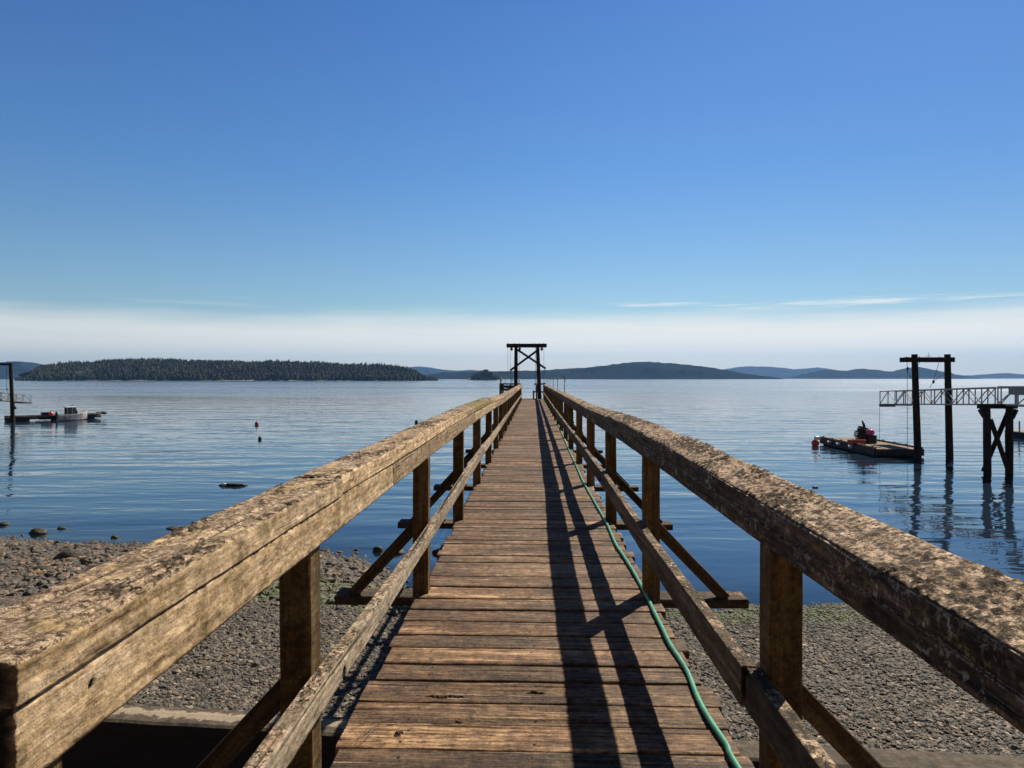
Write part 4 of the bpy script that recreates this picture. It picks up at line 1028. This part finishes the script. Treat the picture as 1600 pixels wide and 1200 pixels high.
for (p, q, dy) in (((1543, 655), (1573, 740), -.22), ((1580, 645), (1541, 738), .22)):
    a0, a1 = T2(*p), T2(*q); a0[1] = a1[1] = dy; b = MB(); b.beam(a0, a1, .07, .22, segs=2, wob=.01); b.build('brace', M['pile'], ts)
for (p, q) in (((1532.5, 640), (1540, 652)), ((1586.5, 640), (1579.5, 654))):
    a0, a1 = T2(*p), T2(*q); b = MB(); b.beam(a0, a1, .3, .16); b.build('knee_brace', M['pile'], ts)
# the approach walkway stands on its own piles nearer the shore
for yy in (27, 20):
    for sx in (-.5, .5):
        b = MB(); b.tube([(NX+sx, yy, -2), (NX+sx, yy, zt+.04)], .16, 12, wob=.05); b.build('support_pile', M['pile'], pr)

# float at right
df = empty('floating_dock', (22.34, 46.2, 0), R(0)); tag(df, 'rectangular floating dock with pale plank top moored by the right gantry', 'floating dock')
W2, L2 = 1.42, 3.95
b = MB(); yy = -L2+.1
while yy < L2: b.beam((-W2, yy, .47), (W2, yy, .47), .185, .04, segs=1, seed=int(yy*10) % 17, at=random.random()*4); yy += .195
b.build('deck', M['dockwood'], df)
b = MB()
for sx in (-1, 1): b.beam((sx*(W2+.04), -L2, .28), (sx*(W2+.04), L2, .28), .08, .40, segs=6, wob=.006)
for sy in (-1, 1): b.beam((-W2, sy*(L2+.03), .28), (W2, sy*(L2+.03), .28), .08, .40, segs=4, wob=.006)
b.build('side_board', M['dockside'], df)
for sx in (-1, 1):
    b = MB(); b.beam((sx*(W2-.02), -L2, .55), (sx*(W2-.02), L2, .55), .09, .09, segs=6, wob=.004); b.build('bull_rail', M['dockside'] if sx > 0 else M['dockwood'], df)
    for q in np.linspace(-L2+.4, L2-.4, 6):
        b = MB(); b.beam((sx*(W2-.02), q-.08, .62), (sx*(W2-.02), q+.08, .62), .06, .06); b.build('cleat', M['black'], df)
b = MB(); b.beam((-W2+.1, 0, -.05), (W2-.1, 0, -.05), 2*L2-.3, .26); b.build('buoyancy_block', M['rubber'], df)
for q in (2.3, .9, -.9):
    b = MB(); b.tube([(-W2-.12, q-.25, .37), (-W2-.15, q, .30), (-W2-.12, q+.2, .37)], [.05, .09, .05], 10); b.build('fender', M['white'], df, True)
def at_dock(name, px, py, z=.5): return PW(px, py, z)
c = PW(1274, 694.5, .1); e = empty('buoy', (c[0], c[1], 0)); b = MB(); b.lathe((0, 0, -.05), [(0, .1), (.08, .22), (.24, .27), (.4, .22), (.5, .08), (.56, .05)], 16); b.build('float_body', M['orange'], e, True)
b = MB(); b.tube([(0, 0, .46), (.1, 0, .6), (.2, 0, .62)], .02, 6); b.build('rope', M['cable'], e); tag(e, 'orange ball buoy hung off the left corner of the right floating dock', 'buoy')
c = PW(1277, 683, .75); b = MB(); e = empty('line_reel', (c[0], c[1], .55))
b.tube([(-.14, 0, .13), (-.10, 0, .13), (.10, 0, .13), (.14, 0, .13)], [.15, .13, .13, .15], 14); b.build('reel_drum', M['white'], e)
b = MB(); b.tube([(-.2, 0, 0), (-.19, 0, .13), (.19, 0, .13), (.2, 0, 0)], .02, 6); b.build('reel_frame', M['black'], e); tag(e, 'white and black line reel on the far left corner of the right dock', 'reel')
# crab pots, tote and pink float
def pot(x, y, z, r_, h, tilt, label):
    e = empty('crab_pot', (x, y, z)); e.rotation_euler = (tilt, tilt*.6, .3); b = MB()
    for u in (0, .33, .66, 1):
        b.tube([(r_*math.cos(a), r_*math.sin(a), u*h) for a in np.linspace(0, 2*math.pi, 17)], .022, 5)
    for a in np.linspace(0, 2*math.pi, 15)[:-1]: b.tube([(r_*math.cos(a), r_*math.sin(a), 0), (r_*math.cos(a), r_*math.sin(a), h)], .014, 4)
    for a in np.linspace(0, math.pi, 7)[:-1]:
        for zz in (0, h): b.tube([(r_*math.cos(a), r_*math.sin(a), zz), (-r_*math.cos(a), -r_*math.sin(a), zz)], .012, 4)
    b.build('cage', M['cable'], e); b = MB(); b.blob((0, 0, h*.5), (r_*.75, r_*.75, h*.42), 12, 9, .5, int(x*10)); b.build('netting', M['net'], e); tag(e, label, 'crab pot')
    return e
c1 = PW(1347, 691, .5)
pot(c1[0], c1[1], .50, .40, .34, .03, 'crab pot at the bottom of the stack on the right dock')
pot(c1[0]-.05, c1[1]+.05, .86, .42, .34, .1, 'net covered crab pot in the middle of the stack on the right dock')
pot(c1[0]+.02, c1[1], 1.22, .33, .28, .25, 'smaller tilted crab pot on top of the stack on the right dock')
c = PW(1342, 693.5, .5)
def tote(c, d, mt, label, rz=.2):
    e = empty('tote', c, rz); b = MB(); w_, l_, h_ = d; t_ = .02
    b.box((0, 0, t_/2), (w_, l_, t_)); 
    for sx in (-1, 1): b.box((sx*(w_/2-t_/2), 0, h_/2+.01), (t_, l_, h_))
    for sy in (-1, 1): b.box((0, sy*(l_/2-t_/2), h_/2+.01), (w_-2*t_-.002, t_, h_))
    b.build('tub', M[mt], e); b = MB()
    for sx in (-1, 1): b.box((sx*(w_/2+.012), 0, h_), (.024, l_+.04, .03))
    for sy in (-1, 1): b.box((0, sy*(l_/2+.012), h_), (w_, .024, .03))
    b.build('rim', M[mt], e); tag(e, label, 'tub'); return e
tote((c[0]-.30, c[1]-.35, .50), (.95, .55, .28), 'red', 'low dark red fish tote in front of the crab pots')
c = PW(1331, 693, .5); b = MB(); e = empty('buoy', (c[0], c[1]-.1, .5)); b.lathe((0, 0, 0), [(0, .06), (.05, .12), (.2, .13), (.28, .05)], 12); b.build('float_body', M['orange'], e, True)
b = MB(); b.lathe((0, 0, .27), [(0, .03), (.05, .03)], 8); b.build('top_eye', M['black'], e); tag(e, 'small orange red float left of the red tote on the right dock', 'buoy')
c = PW(1361, 692, .5); tote((c[0], c[1], .50), (.5, .5, .50), 'black', 'square black tub right of the crab pots', .1)
b = MB(); e = empty('buoy', (c[0]-.02, c[1], 1.0)); b.blob((0, 0, .2), (.24, .24, .22), 16, 12, .04, 2); b.build('float_body', M['pink'], e, True)
b = MB(); b.tube([(.0, 0, .38), (0, 0, .46)], .04, 8); b.build('top_eye', M['black'], e); tag(e, 'round bright pink float resting on the black tub', 'buoy')
c = PW(1350, 691, .5); b = MB(); b.tube([(c[0]+.10, c[1]+.1, 1.35), (c[0]+.04, c[1]+.1, 1.65), (c[0]-.05, c[1]+.1, 1.88), (c[0]-.08, c[1]+.1, 1.96)], [.08, .085, .06, .03], 10)
tag(b.build('paddle_grip', M['black'], None, True), 'black bent shaft sticking up out of the crab pot stack', 'shaft')
# second float at the right edge
c = PW(1603, 684, .0); e = empty('floating_dock', (c[0]+.3, c[1], 0), R(4)); tag(e, 'dark low float with a thin post at the right edge of the photo', 'floating dock')
b = MB(); b.beam((-1.2, 0, .2), (4, 0, .2), 2.2, .5, segs=2); b.build('float_block', M['rubber'], e)
b = MB(); b.beam((-1.22, 0, .48), (4, 0, .48), 2.3, .06, segs=4); b.build('deck', M['dockwood'], e)
b = MB(); b.beam((-.85, 0, .51), (-.85, 0, 1.35), .08, .08, up=(0, 1, 0)); b.build('post', M['galv'], e)

# ================================================================ left-hand neighbour
lp = PW(19.5, 660, 0)
gL = empty('gantry', (lp[0], lp[1], 0)); tag(gL, 'leaning timber gantry pile and beam at the left edge of the photo', 'gantry')
def GL(px, py): return PD(px, py, lp[1])-np.array([lp[0], lp[1], 0])
a0, a1 = GL(16.3, 569), GL(20, 662); b = MB(); b.tube([a0, (a0+a1)/2, a1, a1+(a1-a0)*.35], [.17, .19, .22, .23], 14, wob=.06, seed=4); b.build('pile', M['pile'], gL)
a0 = GL(-28, 569); a1 = GL(-26, 662); b = MB(); b.tube([a0, (a0+a1)/2, a1, a1+(a1-a0)*.35], [.17, .19, .22, .23], 14, wob=.06, seed=5); b.build('pile', M['pile'], gL)
b = MB(); b.beam(GL(-36, 569.2)+np.array([0, -.26, 0]), GL(21.5, 569.2)+np.array([0, -.26, 0]), .14, .24, segs=4, wob=.01); b.build('cross_beam', M['pile'], gL)
for pts in ([(10.3, 571), (10.4, 608), (12, 614), (16, 620)], [(-14, 571), (-14, 610)]):
    b = MB(); b.tube([GL(*q) for q in pts], .018, 5); b.build('cable', M['cable'], gL)
b = MB(); b.blob(GL(10.5, 608), (.07, .07, .12), 8, 6, .1); b.build('pulley', M['black'], gL)
b = MB(); b.blob(GL(23, 636.8), (.16, .14, .18), 10, 8, .25, 3); b.beam(GL(19, 629), GL(23.5, 629), .12, .12); b.tube([GL(22.8, 629), GL(22.8, 636)], .02, 5); b.build('winch', M['black'], gL)
gwl = empty('gangway', (0, 0, 0)); tag(gwl, 'light aluminium truss gangway hanging at the left edge of the photo', 'gangway')
xg = PD(46, 617, 76)[0]
for dx in (0, -1.0): truss_side(xg+dx, 76.2, H-2.72, 62, H-1.6, .82, 13, 'side_truss', gwl, .035)
b = MB(); b.beam((xg-.5, 76.2, H-2.76), (xg-.5, 62, H-1.64), .92, .06, segs=2); b.build('walkway', M['alu'], gwl)
b = MB(); b.beam((xg-.5, 76.4, H-2.84), (xg-.5, 74.8, H-2.74), 1.1, .12); b.build('landing_skid', M['black'], gwl)
# left float and boat
A0 = PW(14, 659.5, 0); A1 = PW(158, 654.0, 0); ang = math.atan2(A1[1]-A0[1], A1[0]-A0[0]); LL = float(np.linalg.norm(A1-A0))
dl = empty('floating_dock', (A0[0], A0[1], 0), ang); tag(dl, 'long ragged floating dock on dark floats at left with the boat beside it', 'floating dock')
b = MB(); q = .1
while q < LL-.1: b.beam((q, .06, .47), (q, 2.5, .47), .19, .045, seed=int(q*10), at=random.random()*4); q += .2
b.build('deck', M['dockwood'], dl)
for i, (q0, q1, dep_, mt) in enumerate(((.0, 1.9, .40, 'rubber'), (2.0, 2.7, .24, 'dockwood'), (2.9, 4.2, .30, 'rubber'), (4.4, 6.6, .42, 'rubber'), (6.8, 8.3, .40, 'rubber'), (8.4, 9.0, .28, 'dockwood'), (9.05, min(LL, 9.7), .34, 'rubber'))):
    if q0 > LL: continue
    b = MB(); b.beam((q0, 1.25, .42-dep_/2), (min(q1, LL), 1.25, .42-dep_/2), 2.4, dep_, ch=.03); b.build('float_block', M[mt], dl)
b = MB(); b.beam((0, .04, .53), (LL, .04, .53), .12, .10, segs=4, wob=.01); b.beam((0, 2.5, .53), (LL, 2.5, .53), .12, .10, segs=4, wob=.01); b.build('bull_rail', M['dockside'], dl)
def onL(u, v, z): ca, sa = math.cos(ang), math.sin(ang); return (A0[0]+u*ca-v*sa, A0[1]+u*sa+v*ca, z)
e = empty('buoy', onL(4.0, .5, .5)); b = MB(); b.lathe((0, 0, 0), [(0, .08), (.08, .22), (.25, .26), (.4, .2), (.5, .06)], 14); b.build('float_body', M['orange'], e, True)
b = MB(); b.tube([(0, 0, .48), (0, 0, .56)], .03, 6); b.build('top_eye', M['black'], e); tag(e, 'red ball buoy on the left dock by the boat stern', 'buoy')
tote(onL(3.5, .9, .5), (.7, .5, .4), 'black', 'black tub on the left dock behind the red buoy', ang)
tote(onL(8.9, .8, .5), (.5, .4, .28), 'white', 'pale tub near the right end of the left dock', ang)
e = empty('crab_pot', onL(9.5, .9, .5)); e.name = 'net_heap'
b = MB(); b.blob((0, 0, .12), (.42, .35, .2), 12, 8, .5, 6); b.build('netting', M['net'], e); b = MB(); b.blob((.15, 0, .22), (.12, .1, .1), 8, 6, .2, 3); b.build('float_body', M['black'], e, True); tag(e, 'heap of dark net on the right end of the left dock', 'net')
# boat: hull lofted from stations
bl = empty('motor_boat', (0, 0, 0)); BLn = 4.9; bl.scale = (.60, .9, .86)
bl.location = onL(4.25, -1.15, 0); bl.rotation_euler = (0, 0, ang); tag(bl, 'small grey cabin motor boat moored alongside the left floating dock', 'boat')
b = MB(); st = [(0, .86, .70, .70), (.12, .90, .72, .74), (.35, .95, .74, .78), (.6, .90, .66, .86), (.8, .62, .38, .98), (.93, .28, .12, 1.10), (1.0, .03, .02, 1.2)]
V = []; Fh = []
for (t, wt, wb, sh_) in st:
    x = BLn*t; ke = -.28+.35*max(0, t-.6)/.4
    V += [(x, -wt, sh_), (x, -wt*.97, sh_-.14), (x, -wb, .08+.3*max(0, t-.7)), (x-.25*(t > .9), 0, ke), (x, wb, .08+.3*max(0, t-.7)), (x, wt*.97, sh_-.14), (x, wt, sh_)]
for i in range(len(st)-1):
    for j in range(6): Fh.append((i*7+j, (i+1)*7+j, (i+1)*7+j+1, i*7+j+1))
Fh.append((0, 1, 2, 3, 4, 5, 6)); b.add(V, Fh); b.build('hull', M['hull'], bl)
b = MB(); V = []; 
for (t, wt, wb, sh_) in st: V += [(BLn*t, -wt+.02, sh_-.04 if t > .55 else .35), (BLn*t, wt-.02, sh_-.04 if t > .55 else .35)]
b.add(V, [(i*2, i*2+1, i*2+3, i*2+2) for i in range(len(st)-1)]); b.build('deck', M['white'], bl)
b = MB()
for s_ in (-1, 1): b.tube([(BLn*t, s_*wt, sh_) for (t, wt, wb, sh_) in st], .035, 6)
b.build('gunwale', M['white'], bl)
b = MB()   # cabin posts and glass
cw = .68; z0c = .75; z1c = 1.72
for s_ in (-1, 1):
    b.beam((1.35, s_*cw, z0c-.3), (1.40, s_*cw*.95, z1c), .07, .07); b.beam((3.25, s_*cw*.92, z0c), (2.75, s_*cw*.9, z1c), .07, .07); b.beam((2.2, s_*cw, z0c-.2), (2.2, s_*cw*.94, z1c), .06, .06)
    b.beam((1.35, s_*cw, z0c), (3.25, s_*cw*.92, z0c+.02), .05, .08)
b.beam((3.25, -cw*.92, z0c), (3.25, cw*.92, z0c), .07, .07)
b.build('cabin_frame', M['white'], bl)
for s_ in (-1, 1):
    f_ = MB(); f_.add([(1.42, s_*cw*.985, z0c+.05), (2.17, s_*cw*.985, z0c+.05), (2.17, s_*cw*.95, z1c-.04), (1.45, s_*cw*.95, z1c-.04), (1.42, s_*cw*.965, z0c+.05), (2.17, s_*cw*.965, z0c+.05), (2.17, s_*cw*.93, z1c-.04), (1.45, s_*cw*.93, z1c-.04)], [(0, 1, 2, 3), (7, 6, 5, 4), (0, 4, 5, 1), (1, 5, 6, 2), (2, 6, 7, 3), (3, 7, 4, 0)]); f_.build('side_window', M['glass'], bl)
    f_ = MB(); f_.add([(2.23, s_*cw*.985, z0c+.05), (3.2, s_*cw*.93, z0c+.05), (2.76, s_*cw*.9, z1c-.04), (2.23, s_*cw*.95, z1c-.04), (2.23, s_*cw*.96, z0c+.05), (3.2, s_*cw*.91, z0c+.05), (2.76, s_*cw*.88, z1c-.04), (2.23, s_*cw*.93, z1c-.04)], [(0, 1, 2, 3), (7, 6, 5, 4), (0, 4, 5, 1), (1, 5, 6, 2), (2, 6, 7, 3), (3, 7, 4, 0)]); f_.build('side_window', M['glass'], bl)
f_ = MB(); f_.add([(3.24, -.58, z0c+.04), (3.24, .58, z0c+.04), (2.77, .56, z1c-.04), (2.77, -.56, z1c-.04), (3.22, -.58, z0c+.04), (3.22, .58, z0c+.04), (2.75, .56, z1c-.04), (2.75, -.56, z1c-.04)], [(0, 1, 2, 3), (7, 6, 5, 4), (0, 4, 5, 1), (1, 5, 6, 2), (2, 6, 7, 3), (3, 7, 4, 0)]); f_.build('windscreen', M['glass'], bl)
b = MB(); b.beam((1.25, 0, z1c+.03), (2.95, 0, z1c+.05), 1.42, .07, ch=.03, segs=3); b.build('cabin_roof', M['white'], bl)
b = MB(); b.tube([(2.5, .1, z1c+.05), (2.5, .1, z1c+.4), (2.45, .1, z1c+.75)], .012, 5); b.beam((2.3, .1, z1c+.28), (2.75, .1, z1c+.28), .05, .05); b.build('antenna', M['black'], bl)
b = MB(); b.blob((-.15, 0, .95), (.20, .18, .3), 12, 9, .1, 3); b.beam((-.18, 0, .75), (-.25, 0, -.3), .12, .18); b.build('outboard_motor', M['black'], bl)
for s_ in (-1,):
    b = MB(); b.tube([(1.0, -1.0, .55), (1.0, -1.02, .25)], [.09, .1], 10); b.build('fender', M['black'], bl, True)
